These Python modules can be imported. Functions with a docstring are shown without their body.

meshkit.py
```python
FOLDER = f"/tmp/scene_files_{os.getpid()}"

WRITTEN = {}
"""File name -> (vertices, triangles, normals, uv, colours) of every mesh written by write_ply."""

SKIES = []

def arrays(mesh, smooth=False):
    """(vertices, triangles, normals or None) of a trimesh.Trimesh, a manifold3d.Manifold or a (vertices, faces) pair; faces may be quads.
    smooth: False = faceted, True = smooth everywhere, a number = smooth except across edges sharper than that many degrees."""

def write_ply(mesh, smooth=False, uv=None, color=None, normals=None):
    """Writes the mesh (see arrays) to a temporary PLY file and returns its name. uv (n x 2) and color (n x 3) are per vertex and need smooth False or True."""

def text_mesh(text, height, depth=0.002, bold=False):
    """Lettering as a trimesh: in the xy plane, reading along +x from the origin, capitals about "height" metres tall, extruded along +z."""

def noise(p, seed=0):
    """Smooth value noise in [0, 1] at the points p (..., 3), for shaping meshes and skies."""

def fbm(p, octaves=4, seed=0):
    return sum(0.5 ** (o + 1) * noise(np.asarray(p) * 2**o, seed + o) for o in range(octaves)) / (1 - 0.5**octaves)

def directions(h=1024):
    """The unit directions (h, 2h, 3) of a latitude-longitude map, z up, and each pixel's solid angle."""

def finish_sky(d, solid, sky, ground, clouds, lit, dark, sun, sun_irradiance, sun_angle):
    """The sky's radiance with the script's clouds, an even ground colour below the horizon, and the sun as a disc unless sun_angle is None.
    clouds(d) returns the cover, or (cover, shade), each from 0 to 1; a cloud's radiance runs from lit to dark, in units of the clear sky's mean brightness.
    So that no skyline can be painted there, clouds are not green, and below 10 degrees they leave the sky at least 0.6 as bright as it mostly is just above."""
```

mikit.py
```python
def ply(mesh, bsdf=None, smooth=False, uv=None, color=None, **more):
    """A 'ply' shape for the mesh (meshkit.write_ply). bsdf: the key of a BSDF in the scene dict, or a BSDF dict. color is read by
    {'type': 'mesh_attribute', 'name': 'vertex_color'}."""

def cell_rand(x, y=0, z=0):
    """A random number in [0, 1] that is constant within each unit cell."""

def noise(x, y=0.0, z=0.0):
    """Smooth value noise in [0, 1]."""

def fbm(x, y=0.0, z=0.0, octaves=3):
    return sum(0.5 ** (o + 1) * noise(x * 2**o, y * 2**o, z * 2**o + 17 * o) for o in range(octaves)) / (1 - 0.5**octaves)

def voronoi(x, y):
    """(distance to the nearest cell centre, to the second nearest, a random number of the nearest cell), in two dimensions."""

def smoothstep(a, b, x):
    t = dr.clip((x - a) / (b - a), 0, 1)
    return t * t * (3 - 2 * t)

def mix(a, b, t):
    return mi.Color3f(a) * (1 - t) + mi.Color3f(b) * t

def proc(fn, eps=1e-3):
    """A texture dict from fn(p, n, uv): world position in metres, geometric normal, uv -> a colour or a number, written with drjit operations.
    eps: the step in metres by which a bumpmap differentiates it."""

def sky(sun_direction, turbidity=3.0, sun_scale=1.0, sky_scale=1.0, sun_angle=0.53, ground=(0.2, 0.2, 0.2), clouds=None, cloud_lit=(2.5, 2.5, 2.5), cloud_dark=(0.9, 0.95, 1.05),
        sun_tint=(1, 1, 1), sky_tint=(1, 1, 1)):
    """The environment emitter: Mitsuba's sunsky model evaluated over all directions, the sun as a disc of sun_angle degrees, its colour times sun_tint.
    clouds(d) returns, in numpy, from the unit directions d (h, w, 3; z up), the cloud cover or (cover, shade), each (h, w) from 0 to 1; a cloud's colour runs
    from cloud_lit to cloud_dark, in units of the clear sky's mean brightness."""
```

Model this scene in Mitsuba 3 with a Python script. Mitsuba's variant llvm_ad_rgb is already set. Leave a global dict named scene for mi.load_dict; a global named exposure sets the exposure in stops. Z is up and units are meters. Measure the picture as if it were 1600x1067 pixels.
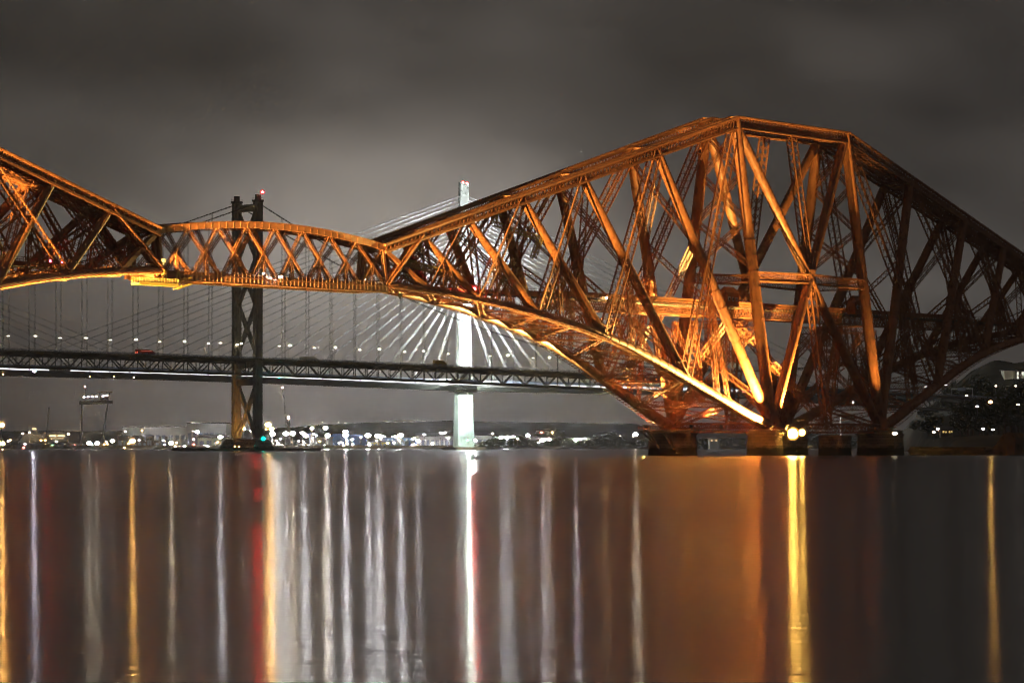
import math, random
import numpy as np, trimesh, mitsuba as mi, mikit, meshkit
import drjit as dr
random.seed(7); RNG = np.random.default_rng(7)
T = mi.ScalarTransform4f
scene, labels = {}, {}

# ------------------------------------------------------------------ camera, exposure, sky, air
exposure = 6.0                      # a long night exposure
K = 2.0 ** -exposure                # radiances below are written as they should look, times K
CAM = np.array([-1178.25, -639.57, -0.08]); YAW, PITCH, F = 1.0225, 0.0254, 6419.2
FW = np.array([math.sin(YAW), math.cos(YAW), 0.0]); RT = np.array([math.cos(YAW), -math.sin(YAW), 0.0])
LOOK = FW * math.cos(PITCH) + np.array([0, 0, math.sin(PITCH)])
WATER = -3.2
HAZE = 0.000028
scene['air'] = {'type': 'homogeneous', 'albedo': {'type': 'rgb', 'value': [.86, .90, 1.0]}, 'sigma_t': HAZE,
                'phase': {'type': 'hg', 'g': 0.6}}
scene['camera'] = {'type': 'perspective', 'fov': math.degrees(2 * math.atan(800 / F)), 'fov_axis': 'x', 'near_clip': 1.0, 'far_clip': 30000.0,
                   'to_world': T().look_at(origin=CAM.tolist(), target=(CAM + LOOK * 100).tolist(), up=[0, 0, 1]),
                   'medium': {'type': 'ref', 'id': 'air'}}

def sky_clouds(d):
    az = np.arctan2(d @ RT, d @ FW); el = np.arcsin(np.clip(d[..., 2], -1, 1))
    q = np.stack([az * 9, el * 22 + az * 2.5, az * 0], -1)
    n = meshkit.fbm(q + 3.1, 4, 5); n2 = meshkit.fbm(q * 2.7 + 11, 3, 9)
    town = np.exp(-((az + 0.036) / 0.052) ** 2 - ((el - 0.051) / 0.021) ** 2)     # the lit cloud over the dockyard town
    low = np.exp(-((az + 0.036) / 0.048) ** 2 - (el / 0.024) ** 2)
    b = 0.035 + 0.15 * np.clip(n * 2.2 - 0.62, 0, 1) + 0.11 * (n2 - 0.5) + 0.05 * np.exp(-((el - .06) / .04) ** 2)
    b = b + 1.42 * town * np.clip(0.6 + 1.3 * (n - 0.42), .25, 1.25) + 0.21 * low + 0.035 / (1 + np.exp(-(az - .07) / .012)) * np.exp(-((el - .06) / .03) ** 2)
    b = b * (0.55 + 0.9 * n2) * (1 - 0.18 / (1 + np.exp(-(az - 0.07) / 0.02))) * (1 - .5 / (1 + np.exp((az + .105) / .014)))
    return np.ones_like(b), 1 - np.clip(b, 0, 1)

scene['sky'] = mikit.sky([0.3, -0.2, 0.25], turbidity=3, sun_scale=0.0, sky_scale=0.30 * K / 0.0839, ground=(0.02, 0.02, 0.02), clouds=sky_clouds,
                         cloud_lit=(1.0, 0.895, 0.80), cloud_dark=(0.045, 0.039, 0.037))
scene['sky']['sampling_weight'] = 4.0

# ------------------------------------------------------------------ helpers
def at(u, dep, z=None, v=None):
    """The point of the place that stands dep metres off, at column u of a 1600 pixel wide view and height z (or row v)."""
    p = CAM + dep * FW + dep * (u - 800) / F * RT
    p[2] = CAM[2] + (696.6 - v) * dep / F if v is not None else z
    return p

def V(*a): return np.array(a, float)
def norm(a): return a / np.maximum(np.linalg.norm(a, axis=-1, keepdims=True), 1e-12)
UP = V(0, 0, 1)

class MB:
    def __init__(s): s.v, s.f, s.n = [], [], 0
    def add(s, v, f):
        v = np.asarray(v, float); s.v.append(v); s.f.append(np.asarray(f, int) + s.n); s.n += len(v); return s
    def mesh(s): return np.vstack(s.v), np.vstack(s.f)
    def bars(s, P, Q, w, h, up=UP, caps=True):
        P, Q = np.atleast_2d(np.asarray(P, float)), np.atleast_2d(np.asarray(Q, float))
        t = norm(Q - P); up = np.broadcast_to(np.asarray(up, float), t.shape)
        sd = np.cross(t, up); bad = np.linalg.norm(sd, axis=1) < 1e-3
        if bad.any(): sd[bad] = np.cross(t[bad], V(0.9, 0.435, 0))
        sd = norm(sd); uv = np.cross(sd, t)
        w = np.broadcast_to(w, len(P))[:, None] / 2; h = np.broadcast_to(h, len(P))[:, None] / 2
        c = [sd * a * w + uv * b * h for a, b in ((-1, -1), (1, -1), (1, 1), (-1, 1))]
        v = np.stack([P + k for k in c] + [Q + k for k in c], 1).reshape(-1, 3)
        f = [[0, 1, 5], [0, 5, 4], [1, 2, 6], [1, 6, 5], [2, 3, 7], [2, 7, 6], [3, 0, 4], [3, 4, 7]]
        if caps: f += [[0, 3, 2], [0, 2, 1], [4, 5, 6], [4, 6, 7]]
        f = (np.arange(len(P))[:, None, None] * 8 + np.array(f)[None, :, ::-1]).reshape(-1, 3)
        return s.add(v, f)
    def box(s, c, x, y, z, ax=V(1, 0, 0)):
        """A box of half sizes x, y, z about c; ax is its own x axis."""
        c = np.asarray(c, float); ay = V(-ax[1], ax[0], 0)
        return s.bars(c - ax * x, c + ax * x, 2 * y, 2 * z)
    def tube(s, pts, r, n=10, caps=True, up=UP):
        p = np.asarray(pts, float); r = np.broadcast_to(r, len(p)).astype(float)
        t = norm(np.gradient(p, axis=0)); a = np.cross(t, up)
        if np.linalg.norm(a, axis=1).min() < 0.05: a = np.cross(t, V(0.8, 0.6, 0.05))
        a = norm(a); b = np.cross(a, t); g = np.arange(n) * 2 * np.pi / n
        v = (p[:, None] + r[:, None, None] * (np.cos(g)[None, :, None] * a[:, None] + np.sin(g)[None, :, None] * b[:, None])).reshape(-1, 3)
        f = []
        for i in range(len(p) - 1):
            j = np.arange(n); k = (j + 1) % n
            f += [np.stack([i * n + j, i * n + k, i * n + n + k], 1), np.stack([i * n + j, i * n + n + k, i * n + n + j], 1)]
        s.add(v, np.vstack(f)[:, ::-1])
        if caps:
            for q, o in ((0, 1), (len(p) - 1, -1)):
                ring = v[q * n:q * n + n]; j = np.arange(n); k = (j + 1) % n
                ff = np.stack([j, k, j * 0 + n], 1)
                s.add(np.vstack([ring, p[q:q + 1]]), ff if o == 1 else ff[:, ::-1])
        return s
    def hull(s, pts):
        h = trimesh.convex.convex_hull(np.asarray(pts, float)); return s.add(h.vertices, h.faces)
    def lathe(s, c, prof, n=24):
        c = np.asarray(c, float); g = np.arange(n) * 2 * np.pi / n
        v = np.array([[c[0] + r * math.cos(a), c[1] + r * math.sin(a), c[2] + z] for r, z in prof for a in g]); f = []
        for i in range(len(prof) - 1):
            for j in range(n):
                k = (j + 1) % n; f += [[i * n + j, i * n + k, i * n + n + k], [i * n + j, i * n + n + k, i * n + n + j]]
        s.add(v, f)
        top = v[-n:]; s.add(np.vstack([top, [[c[0], c[1], c[2] + prof[-1][1]]]]), [[j, (j + 1) % n, n] for j in range(n)])
        return s
    def lattice(s, p, q, w, h, panel=2.0, corner=0.34, lace=0.13, up=UP, w1=None, h1=None, cross=True, faces=(0, 1, 2, 3)):
        """A laced girder: four corner bars and crossed (or zigzag) lacing on its faces."""
        p, q = np.asarray(p, float), np.asarray(q, float); w1 = w if w1 is None else w1; h1 = h if h1 is None else h1
        t = norm(q - p); sd = np.cross(t, up)
        if np.linalg.norm(sd) < 1e-3: sd = np.cross(t, V(0.9, 0.435, 0))
        sd = norm(sd); uv = np.cross(sd, t); n = max(2, int(round(np.linalg.norm(q - p) / panel)))
        k = np.linspace(0, 1, n + 1)[:, None]; ctr = p + (q - p) * k; W = w + (w1 - w) * k; H = h + (h1 - h) * k
        cor = [ctr + sd * a * W / 2 + uv * b * H / 2 for a, b in ((-1, -1), (1, -1), (1, 1), (-1, 1))]
        s.bars([c[0] for c in cor], [c[-1] for c in cor], corner, corner, up=uv)
        for i in faces:
            A, B = cor[i], cor[(i + 1) % 4]; fu = uv if i in (0, 2) else sd
            if cross: s.bars(A[:-1], B[1:], lace, lace * .4, up=fu, caps=False).bars(B[:-1], A[1:], lace, lace * .4, up=fu, caps=False)
            else:
                e = np.arange(n) % 2 == 0
                s.bars(np.where(e[:, None], A[:-1], B[:-1]), np.where(e[:, None], B[1:], A[1:]), lace, lace * .4, up=fu, caps=False)
        return s

def numbered(name):
    if name not in USED: USED.add(name); return name
    i = 1
    while f'{name}_{i:03d}' in USED: i += 1
    USED.add(f'{name}_{i:03d}'); return f'{name}_{i:03d}'
USED = set(); LAST = {}
def fresh(name):
    if name not in USED: USED.add(name); return name
    i = LAST.get(name, 0) + 1; LAST[name] = i; k = f'{name}_{i:03d}'; USED.add(k); return k

def obj(name, mesh, m, parent=None, smooth=False, emit=None, weight=None, **more):
    key = fresh((parent + '__' if parent else '') + name)
    d = mikit.ply(mesh.mesh() if isinstance(mesh, MB) else mesh, m, smooth=smooth)
    if emit is not None:
        d['emitter'] = {'type': 'area', 'radiance': {'type': 'rgb', 'value': [float(c) * K for c in emit]}}
        if weight is not None: d['emitter']['sampling_weight'] = float(weight)
    d.update(more); scene[key] = d
    return key

def thing(name, label, cat, group=None):
    key = fresh(name); labels[key] = {'label': label, 'category': cat}
    if group: labels[key]['group'] = group
    return key
def tag(key, label, cat, group=None):
    labels[key] = {'label': label, 'category': cat}
    if group: labels[key]['group'] = group
    return key
def struct(name, mesh, m, smooth=False):
    key = obj(name, mesh, m, smooth=smooth); labels[key] = {'label': name.replace('_', ' '), 'kind': 'structure'}; return key
def stuff(key): labels.setdefault(key, {})['kind'] = 'stuff'; return key
ORD = 'first second third fourth fifth sixth seventh eighth ninth tenth eleventh twelfth thirteenth fourteenth fifteenth sixteenth seventeenth eighteenth nineteenth twentieth'.split()
def ordn(i):
    if i < 20: return ORD[i]
    tens = {2: 'twenty', 3: 'thirty', 4: 'forty', 5: 'fifty', 6: 'sixty', 7: 'seventy', 8: 'eighty', 9: 'ninety'}[(i + 1) // 10]; r = (i + 1) % 10
    return tens + '-' + ORD[r - 1] if r else tens[:-1] + 'ieth'
def grow(a, b, n): return np.linspace(a, b, n)

# ------------------------------------------------------------------ materials
def mat(key, rgb, rough=0.6, metal=0.0, var=0.0, scale=0.5, dark=None, **more):
    if var:
        a, b = V(*rgb) * (1 - var), V(*rgb) * (1 + var); dk = V(*(dark or rgb))
        def fn(p, n, uv, a=a.tolist(), b=b.tolist(), dk=dk.tolist(), s=scale):
            t = mikit.fbm(p.x * s, p.y * s, p.z * s, 3); g = mikit.smoothstep(.58, .74, mikit.fbm(p.x * s * 3.1 + 7, p.y * s * 3.1, p.z * s * 1.3, 2))
            return mikit.mix(mikit.mix(a, b, t), dk, g * .7)
        col = mikit.proc(fn)
    else: col = {'type': 'rgb', 'value': list(rgb)}
    scene[key] = {'type': 'twosided', 'bsdf': {'type': 'principled', 'base_color': col, 'roughness': rough, 'metallic': metal, **more}}
mat('red_steel', (.32, .112, .05), .5, var=.22, scale=.35, dark=(.17, .048, .024))
mat('dark_steel', (.10, .095, .09), .6)
mat('grey_steel', (.20, .19, .17), .55, var=.2, scale=.2, dark=(.13, .11, .09))
mat('yellow_paint', (.42, .28, .07), .5)
mat('concrete', (.50, .52, .50), .7, var=.12, scale=.12, dark=(.38, .41, .38))
def granite(p, n, uv):                                       # courses of stone, weed and wet below the tide mark
    c = mikit.cell_rand(dr.floor(p.z / .945), dr.floor((p.x + p.y) / 1.9 + .5 * dr.floor(p.z / .945)), 0); j = dr.abs(p.z / .945 - dr.floor(p.z / .945) - .5)
    f = mikit.fbm(p.x * .7, p.y * .7, p.z * .9, 3); base = mikit.mix([.10, .08, .055], [.24, .19, .13], c * .6 + f * .4) * dr.select(j > .45, .35, 1.0)
    return mikit.mix([.022, .028, .014], base, mikit.smoothstep(-1.1, .2, p.z + 1.4 * (f - .5)))
scene['granite'] = {'type': 'twosided', 'bsdf': {'type': 'principled', 'base_color': mikit.proc(granite), 'roughness': .75}}
mat('rock', (.10, .075, .045), .9, var=.5, scale=.25, dark=(.035, .04, .02))
mat('asphalt', (.05, .05, .05), .8)
mat('white_cable', (.55, .56, .56), .5)
mat('pale_cladding', (.52, .53, .53), .6)
mat('green_cladding', (.50, .54, .44), .6)
mat('dark_cladding', (.09, .085, .085), .7)
mat('brick', (.14, .10, .08), .85)
mat('blue_paint', (.10, .22, .55), .4)
mat('grey_paint', (.22, .25, .32), .4)
mat('white_paint', (.78, .78, .74), .5)
mat('orange_lamplight', (.70, .28, .05), .5)  # orange lamplight on the quay wall, put into its colour
mat('trail_red', (.28, .03, .02), .3)  # red of a tail light trail put into the body colour
mat('rubber', (.02, .02, .02), .8)
mat('glass_dark', (.02, .025, .03), .15)
mat('land', (.05, .05, .035), .95, var=.4, scale=.03, dark=(.03, .035, .02))
mat('foliage', (.045, .055, .025), .9)
mat('bark', (.08, .06, .045), .9)
mat('lens', (.05, .05, .05), .4)
mat('lamp_case', (.12, .12, .12), .5)

def ripple(p, n, uv):
    a = mikit.fbm(p.x * .02 + p.y * .011, p.y * .02 - p.x * .008, 0, 3)
    f = mikit.noise(p.x * .9 + 3, p.y * .9, 0) * .6 + mikit.noise(p.x * 2.3, p.y * 2.3 + 5, 0) * .4
    return .125 + .03 * a + .03 * f
SHORE, OUT, ALONG = CAM.tolist(), FW.tolist(), RT.tolist()
def wavelets(p, n, uv):                                     # small ripples off the near shore, dying away in deeper water
    d = (p.x - SHORE[0]) * OUT[0] + (p.y - SHORE[1]) * OUT[1]; x = p.x * ALONG[0] + p.y * ALONG[1]
    w = mikit.noise(x * .35, d * .25, 9) * 2.0
    h = mikit.noise(x * .8 + w, d * 1.7, 0) + .5 * mikit.noise(x * 2.1, d * 3.9 + w, 3) + .9 * mikit.noise(x * .16, d * .42 + w, 6)
    return h * (.0042 * 46.0) / dr.maximum(d, 25.0)
scene['sea'] = {'type': 'bumpmap', 'arbitrary': mikit.proc(wavelets, eps=.04), 'scale': 1.0,
                'bsdf': {'type': 'principled', 'base_color': {'type': 'rgb', 'value': [.010, .011, .010]}, 'roughness': mikit.proc(ripple), 'anisotropic': 0.78, 'eta': 1.333}}

# ------------------------------------------------------------------ water
USED.add('water'); w = MB(); g = [-2500, -600, 60, 400, 1200, 3000, 7600]
far = [CAM + RT * x + FW * y for y in (-60, 7000) for x in (-3500, 3500)]
w.add([V(p[0], p[1], WATER) for p in far], [[0, 1, 3], [0, 3, 2]])
wv, wf = w.mesh(); q = wv - CAM
scene['water'] = mikit.ply((wv, wf), 'sea', smooth=False, uv=np.stack([q @ FW / 100, q @ RT / 100], 1)); USED.add('water'); labels['water'] = {'label': 'water', 'kind': 'structure'}

# ------------------------------------------------------------------ the railway bridge: x along it, y away from the camera side, z = 0 at high water
BR = thing('cantilever_bridge', 'red-brown steel cantilever railway bridge with huge tubular struts lit orange by floodlights', 'bridge')
RS = 'red_steel'
DD = [0, 51.5, 97.0, 132.0, 162.5, 187.0, 207.3]          # panel points of an arm
CH_D = [0, 5, 29.6, 52.5, 71.8, 94.2, 120.4, 136.5, 160.6, 188.9, 207.3]
CH_Z = [6.3, 7.2, 14.4, 21.4, 27.1, 32.7, 37.3, 39.6, 42.4, 44.6, 45.4]
from scipy.interpolate import PchipInterpolator
chz = PchipInterpolator(CH_D, CH_Z)
LEN, ZT0, ZT1, TW = 207.3, 105.2, 55.6, 79.2
def topz(d): return ZT0 + (ZT1 - ZT0) * d / LEN
def toph(d): return 5.0 - 1.6 * d / LEN
def both(d): return 18.3 - 13.4 * d / LEN

def ring_tube(p, q, r0, r1, n=16, step=5.0, lip=0.05):
    """A riveted tube: plates with raised joint bands."""
    m = MB(); p, q = np.asarray(p, float), np.asarray(q, float); L = np.linalg.norm(q - p); k = max(2, int(L / step)); t = (q - p) / L
    m.tube([p, (p + q) / 2, q], [r0, (r0 + r1) / 2, r1], n)
    for i in range(1, k):
        c = p + (q - p) * i / k; r = r0 + (r1 - r0) * i / k + lip; m.tube([c - t * .22, c + t * .22], [r, r], n)
    return m

def cantilever(x0, sg, kmin, kmax, sides=(-1, 1)):
    """One arm: x0 the foot of its tower, sg the way it points; only the panels kmin+1..kmax."""
    arm = fresh(BR + '__cantilever_arm')
    def tp(k, s, d=None):
        d = DD[k] if d is None else d; return V(x0 + sg * d, s * toph(d), topz(d))
    def bp(k, s, d=None):
        d = DD[k] if d is None else d; return V(x0 + sg * d, s * both(d), float(chz(d)))
    d0, d1 = DD[kmin], DD[kmax]
    for s in sides:
        # bottom chord: a curved tube with bands and a bracketed walkway edge
        dd = np.linspace(d0, d1, int((d1 - d0) / 4.6) + 2); m = MB(); pts = np.array([bp(0, s, d) for d in dd]); rr = 1.83 - .95 * dd / LEN
        m.tube(pts, rr, 16)
        for i in range(1, len(dd) - 1):
            t = norm(pts[i + 1] - pts[i - 1]); m.tube([pts[i] - t * .25, pts[i] + t * .25], rr[i] + .05, 16)
        obj('bottom_chord', m, RS, arm, smooth=True)
        m = MB()                                                        # the foot walk below the tube
        for i in range(0, len(dd) - 1):
            for c in (.25, .75):
                p = pts[i] + (pts[i + 1] - pts[i]) * c; r = rr[i]
                m.bars(p + V(0, s * r * .6, -r * .8), p + V(0, s * (r + .9), -r * .8), .12, .25)
        m.bars(pts[:-1] + V(0, s, 0) * (rr[:-1, None] + .9) - UP * rr[:-1, None] * .8, pts[1:] + V(0, s, 0) * (rr[1:, None] + .9) - UP * rr[1:, None] * .8, .1, .12)
        obj('foot_walk', m, RS, arm)
        # top chord: twin plate webs laced top and bottom, with a rail on it
        m = MB(); hgt, wid = 3.5 - 1.5 * d0 / LEN, 3.0 - .9 * d0 / LEN; h1, w1 = 3.5 - 1.5 * d1 / LEN, 3.0 - .9 * d1 / LEN
        p, q = tp(0, s, d0), tp(0, s, d1)
        m.lattice(p, q, wid, hgt, 2.2, .75, .30, w1=w1, h1=h1, cross=True)
        t = norm(q - p); n2 = np.cross(V(0, 1, 0), t) * sg
        for o in (-1, 1):
            m.bars(p + V(0, o * wid / 2, 0) + n2 * (hgt / 2 + .1), q + V(0, o * w1 / 2, 0) + n2 * (h1 / 2 + .1), .9, .25)
            m.bars(p + V(0, o * wid / 2, 0) - n2 * (hgt / 2 + .1), q + V(0, o * w1 / 2, 0) - n2 * (h1 / 2 + .1), .9, .25)
        obj('top_chord', m, RS, arm)
        m = MB(); c = np.linspace(0, 1, int((d1 - d0) / 3.2))[:, None]; P = p + (q - p) * c + n2 * (hgt + (h1 - hgt) * c) / 2
        m.bars(P, P + UP * 1.25, .09, .09).bars(p + n2 * hgt / 2 + UP * 1.25, q + n2 * h1 / 2 + UP * 1.25, .1, .1).bars(p + n2 * hgt / 2 + UP * .7, q + n2 * h1 / 2 + UP * .7, .06, .06)
        obj('hand_rail', m, RS, arm)
        for k in range(kmin + 1, kmax + 1):
            r = [0, 1.72, 1.6, 1.45, 1.3, 1.1, .9][k]
            A, B = bp(k - 1, s), tp(k, s)
            if k < 6: obj('strut', ring_tube(A, B, r, r * .92, 14, 6.0, .05), RS, arm, smooth=True)
            else: obj('strut', MB().bars(A, B, 1.3, 1.5, up=V(0, 1, 0)), RS, arm)
            C, D = tp(k - 1, s), bp(k, s); ww = [0, 4.1, 3.7, 3.1, 2.7, 2.1, 1.6][k]
            m = MB()
            if k < 6: m.lattice(C, D, ww, 2.0 if k < 5 else 1.4, 2.7, .42 if k < 5 else .36, .2, up=V(0, 1, 0), faces=(0, 2))
            else:
                for o in (-.6, .6): m.bars(C + V(0, o, 0), D + V(0, o, 0), .35, ww, up=V(0, 1, 0))
                m.lattice(C, D, ww, 1.5, 1.5, .3, .14, up=V(0, 1, 0))
            obj('tie', m, RS, arm)
            # hanger from the crossing of strut and tie to the chord, and the gusset there
            a, b = (B - A)[[0, 2]], (D - C)[[0, 2]]; den = a[0] * b[1] - a[1] * b[0]; tt = ((C - A)[0] * b[1] - (C - A)[2] * b[0]) / den
            X = A + (B - A) * tt; dx = abs(X[0] - x0)
            if k <= 5:
                foot = bp(0, s, dx + 3.0); obj('hanger', MB().lattice(X, foot, 1.5, 1.2, 1.8, .26, .14, up=V(0, 1, 0), cross=False), RS, arm)
                foot = bp(0, s, dx - 4.0); obj('hanger', MB().lattice(X, foot, .9, 1.0, 1.6, .22, .12, up=V(0, 1, 0), cross=False), RS, arm)
            obj('gusset', MB().bars(X - UP * 1.9 * ww / 4, X + UP * 1.9 * ww / 4, 1.3 * r, .85 * ww, up=V(1, 0, 0)), RS, arm)
    for k in range(kmin, kmax + 1):
        # cross frames and wind bracing between the two sides
        if k > 0:
            obj('cross_girder', MB().lattice(tp(k, -1), tp(k, 1), 1.6, 1.8, 1.6, .3, .14), RS, arm)
            obj('cross_girder', MB().lattice(bp(k, -1), bp(k, 1), 1.8, 2.2, 2.0, .34, .15), RS, arm)
    for k in range(kmin + 1, kmax + 1):
        n = 3 if k == 1 else 2 if k < 4 else 1                          # X bracing between the pair of struts
        for i in range(n):
            a, b = .10 + .86 * i / n, .10 + .86 * (i + 1) / n
            for s in (-1, 1):
                A0, B0, A1, B1 = bp(k - 1, s), tp(k, s), bp(k - 1, -s), tp(k, -s)
                obj('sway_brace', MB().lattice(A0 + (B0 - A0) * a, A1 + (B1 - A1) * b, 1.7, 1.5, 2.0, .30, .15, cross=False), RS, arm)
        A0, B0 = bp(k - 1, -1), bp(k - 1, 1); nn = 2 if k < 4 else 1     # plan bracing between the bottom chords
        for i in range(nn):
            da, db = DD[k - 1] + (DD[k] - DD[k - 1]) * i / nn, DD[k - 1] + (DD[k] - DD[k - 1]) * (i + 1) / nn
            for s in (-1, 1): obj('wind_brace', MB().lattice(bp(0, s, da), bp(0, -s, db), 1.4, 1.4, 2.0, .30, .15, cross=False), RS, arm)
            if i: obj('cross_girder', MB().lattice(bp(0, -1, da), bp(0, 1, da), 1.6, 1.8, 2.0, .3, .14), RS, arm)
        for s in (-1, 1):
            obj('wind_brace', MB().lattice(tp(k - 1, s), tp(k, -s), 1.0, 1.0, 1.8, .2, .1), RS, arm)
    return arm

cantilever(0, -1, 0, 6); cantilever(TW, 1, 0, 6); ARM_S = cantilever(-521.3, 1, 2, 6)

# the tower over the near piers
TWR = BR + '__tower'; USED.add(TWR)
def foot(i, s): return V(i * TW, s * 18.3, 5.6)
def head(i, s): return V(i * TW, s * 5.0, 105.2)
for i in (0, 1):
    for s in (-1, 1):
        obj('column', ring_tube(foot(i, s), head(i, s) + UP * 1.8, 1.95, 1.75, 18, 4.9, .06), RS, TWR, smooth=True)
        c = foot(i, s); m = MB().lathe(c - UP * .2, [(4.2, -.3), (4.2, 0), (2.8, .6), (2.5, 3.2), (2.2, 4.2)], 20); obj('skewback', m, RS, TWR)
    for z0, z1 in ((58, 73), (73, 88), (88, 102)):                      # crossed lattices between the two columns
        for s in (-1, 1):
            def on(z, s): k = (z - 5.6) / 99.6; return foot(i, s) + (head(i, s) - foot(i, s)) * k
            obj('sway_brace', MB().lattice(on(z0, s), on(z1, -s), 1.6, 1.4, 2.0, .28, .14, cross=False), RS, TWR)
    for z in (54.3, 103.5): obj('cross_girder', MB().lattice(on(z, -1), on(z, 1), 2.0, 2.4, 1.8, .34, .15), RS, TWR)
    for s in (-1, 1): obj('sway_brace', MB().lattice(on(9, s), on(39, -s), 1.8, 1.6, 1.7, .28, .12), RS, TWR)
for s in (-1, 1):
    X = (foot(0, s) + head(1, s)) / 2
    for i in (0, 1):
        obj('diagonal_tube', ring_tube(foot(i, s) + (head(1 - i, s) - foot(i, s)) * .02, head(1 - i, s), 1.6, 1.55, 16, 6.5, .04), RS, TWR, smooth=True)
        obj('mid_girder', MB().lattice(X + V((i * 2 - 1) * 1.5, 0, 0), (foot(i, s) + head(i, s)) / 2 - UP * .6, 2.4, 3.0, 1.8, .45, .2), RS, TWR)
    t = V(TW / 2, s * 5.0, 103.5); b = V(TW / 2, s * 18.3, 6.0)
    obj('lattice_column', MB().lattice(t, X, 3.3, 2.0, 2.6, .42, .2, up=V(0, 1, 0)), RS, TWR); obj('lattice_column', MB().lattice(X, b, 3.2, 2.0, 2.6, .42, .2, up=V(0, 1, 0)), RS, TWR)
    obj('crossing_gusset', MB().bars(X - UP * 3, X + UP * 3, 2.6, 4.4, up=V(1, 0, 0)), RS, TWR)
    m = MB().lattice(head(0, s), head(1, s), 3.0, 3.5, 2.2, .75, .3)
    for o in (-1, 1):
        for e in (-1, 1): m.bars(head(0, s) + V(0, o * 1.5, e * 1.85), head(1, s) + V(0, o * 1.5, e * 1.85), .9, .25)
    obj('top_member', m, RS, TWR)
    obj('low_member', MB().lattice(foot(0, s) + UP * .2, foot(1, s) + UP * .2, 2.2, 2.8, 2.6, .4, .2), RS, TWR)
    obj('wind_brace', MB().lattice(head(0, s), head(1, -s), 1.2, 1.2, 2, .24, .12), RS, TWR)
    obj('wind_brace', MB().lattice(V(2, s * 3.6, 40), V(TW / 2 - 1, s * 17.5, 8), 2.4, 2.0, 1.9, .32, .15), RS, TWR)
    obj('wind_brace', MB().lattice(V(TW - 2, s * 3.6, 40), V(TW / 2 + 1, s * 17.5, 8), 2.4, 2.0, 1.9, .32, .15), RS, TWR)
    obj('wind_brace', MB().lattice(foot(0, s) + UP, foot(1, -s) + UP, 1.6, 1.6, 2, .3, .14), RS, TWR)
for i in (0, 1): obj('low_member', MB().lattice(foot(i, -1) + UP * .2, foot(i, 1) + UP * .2, 2.2, 2.8, 2.6, .4, .2), RS, TWR)

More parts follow.
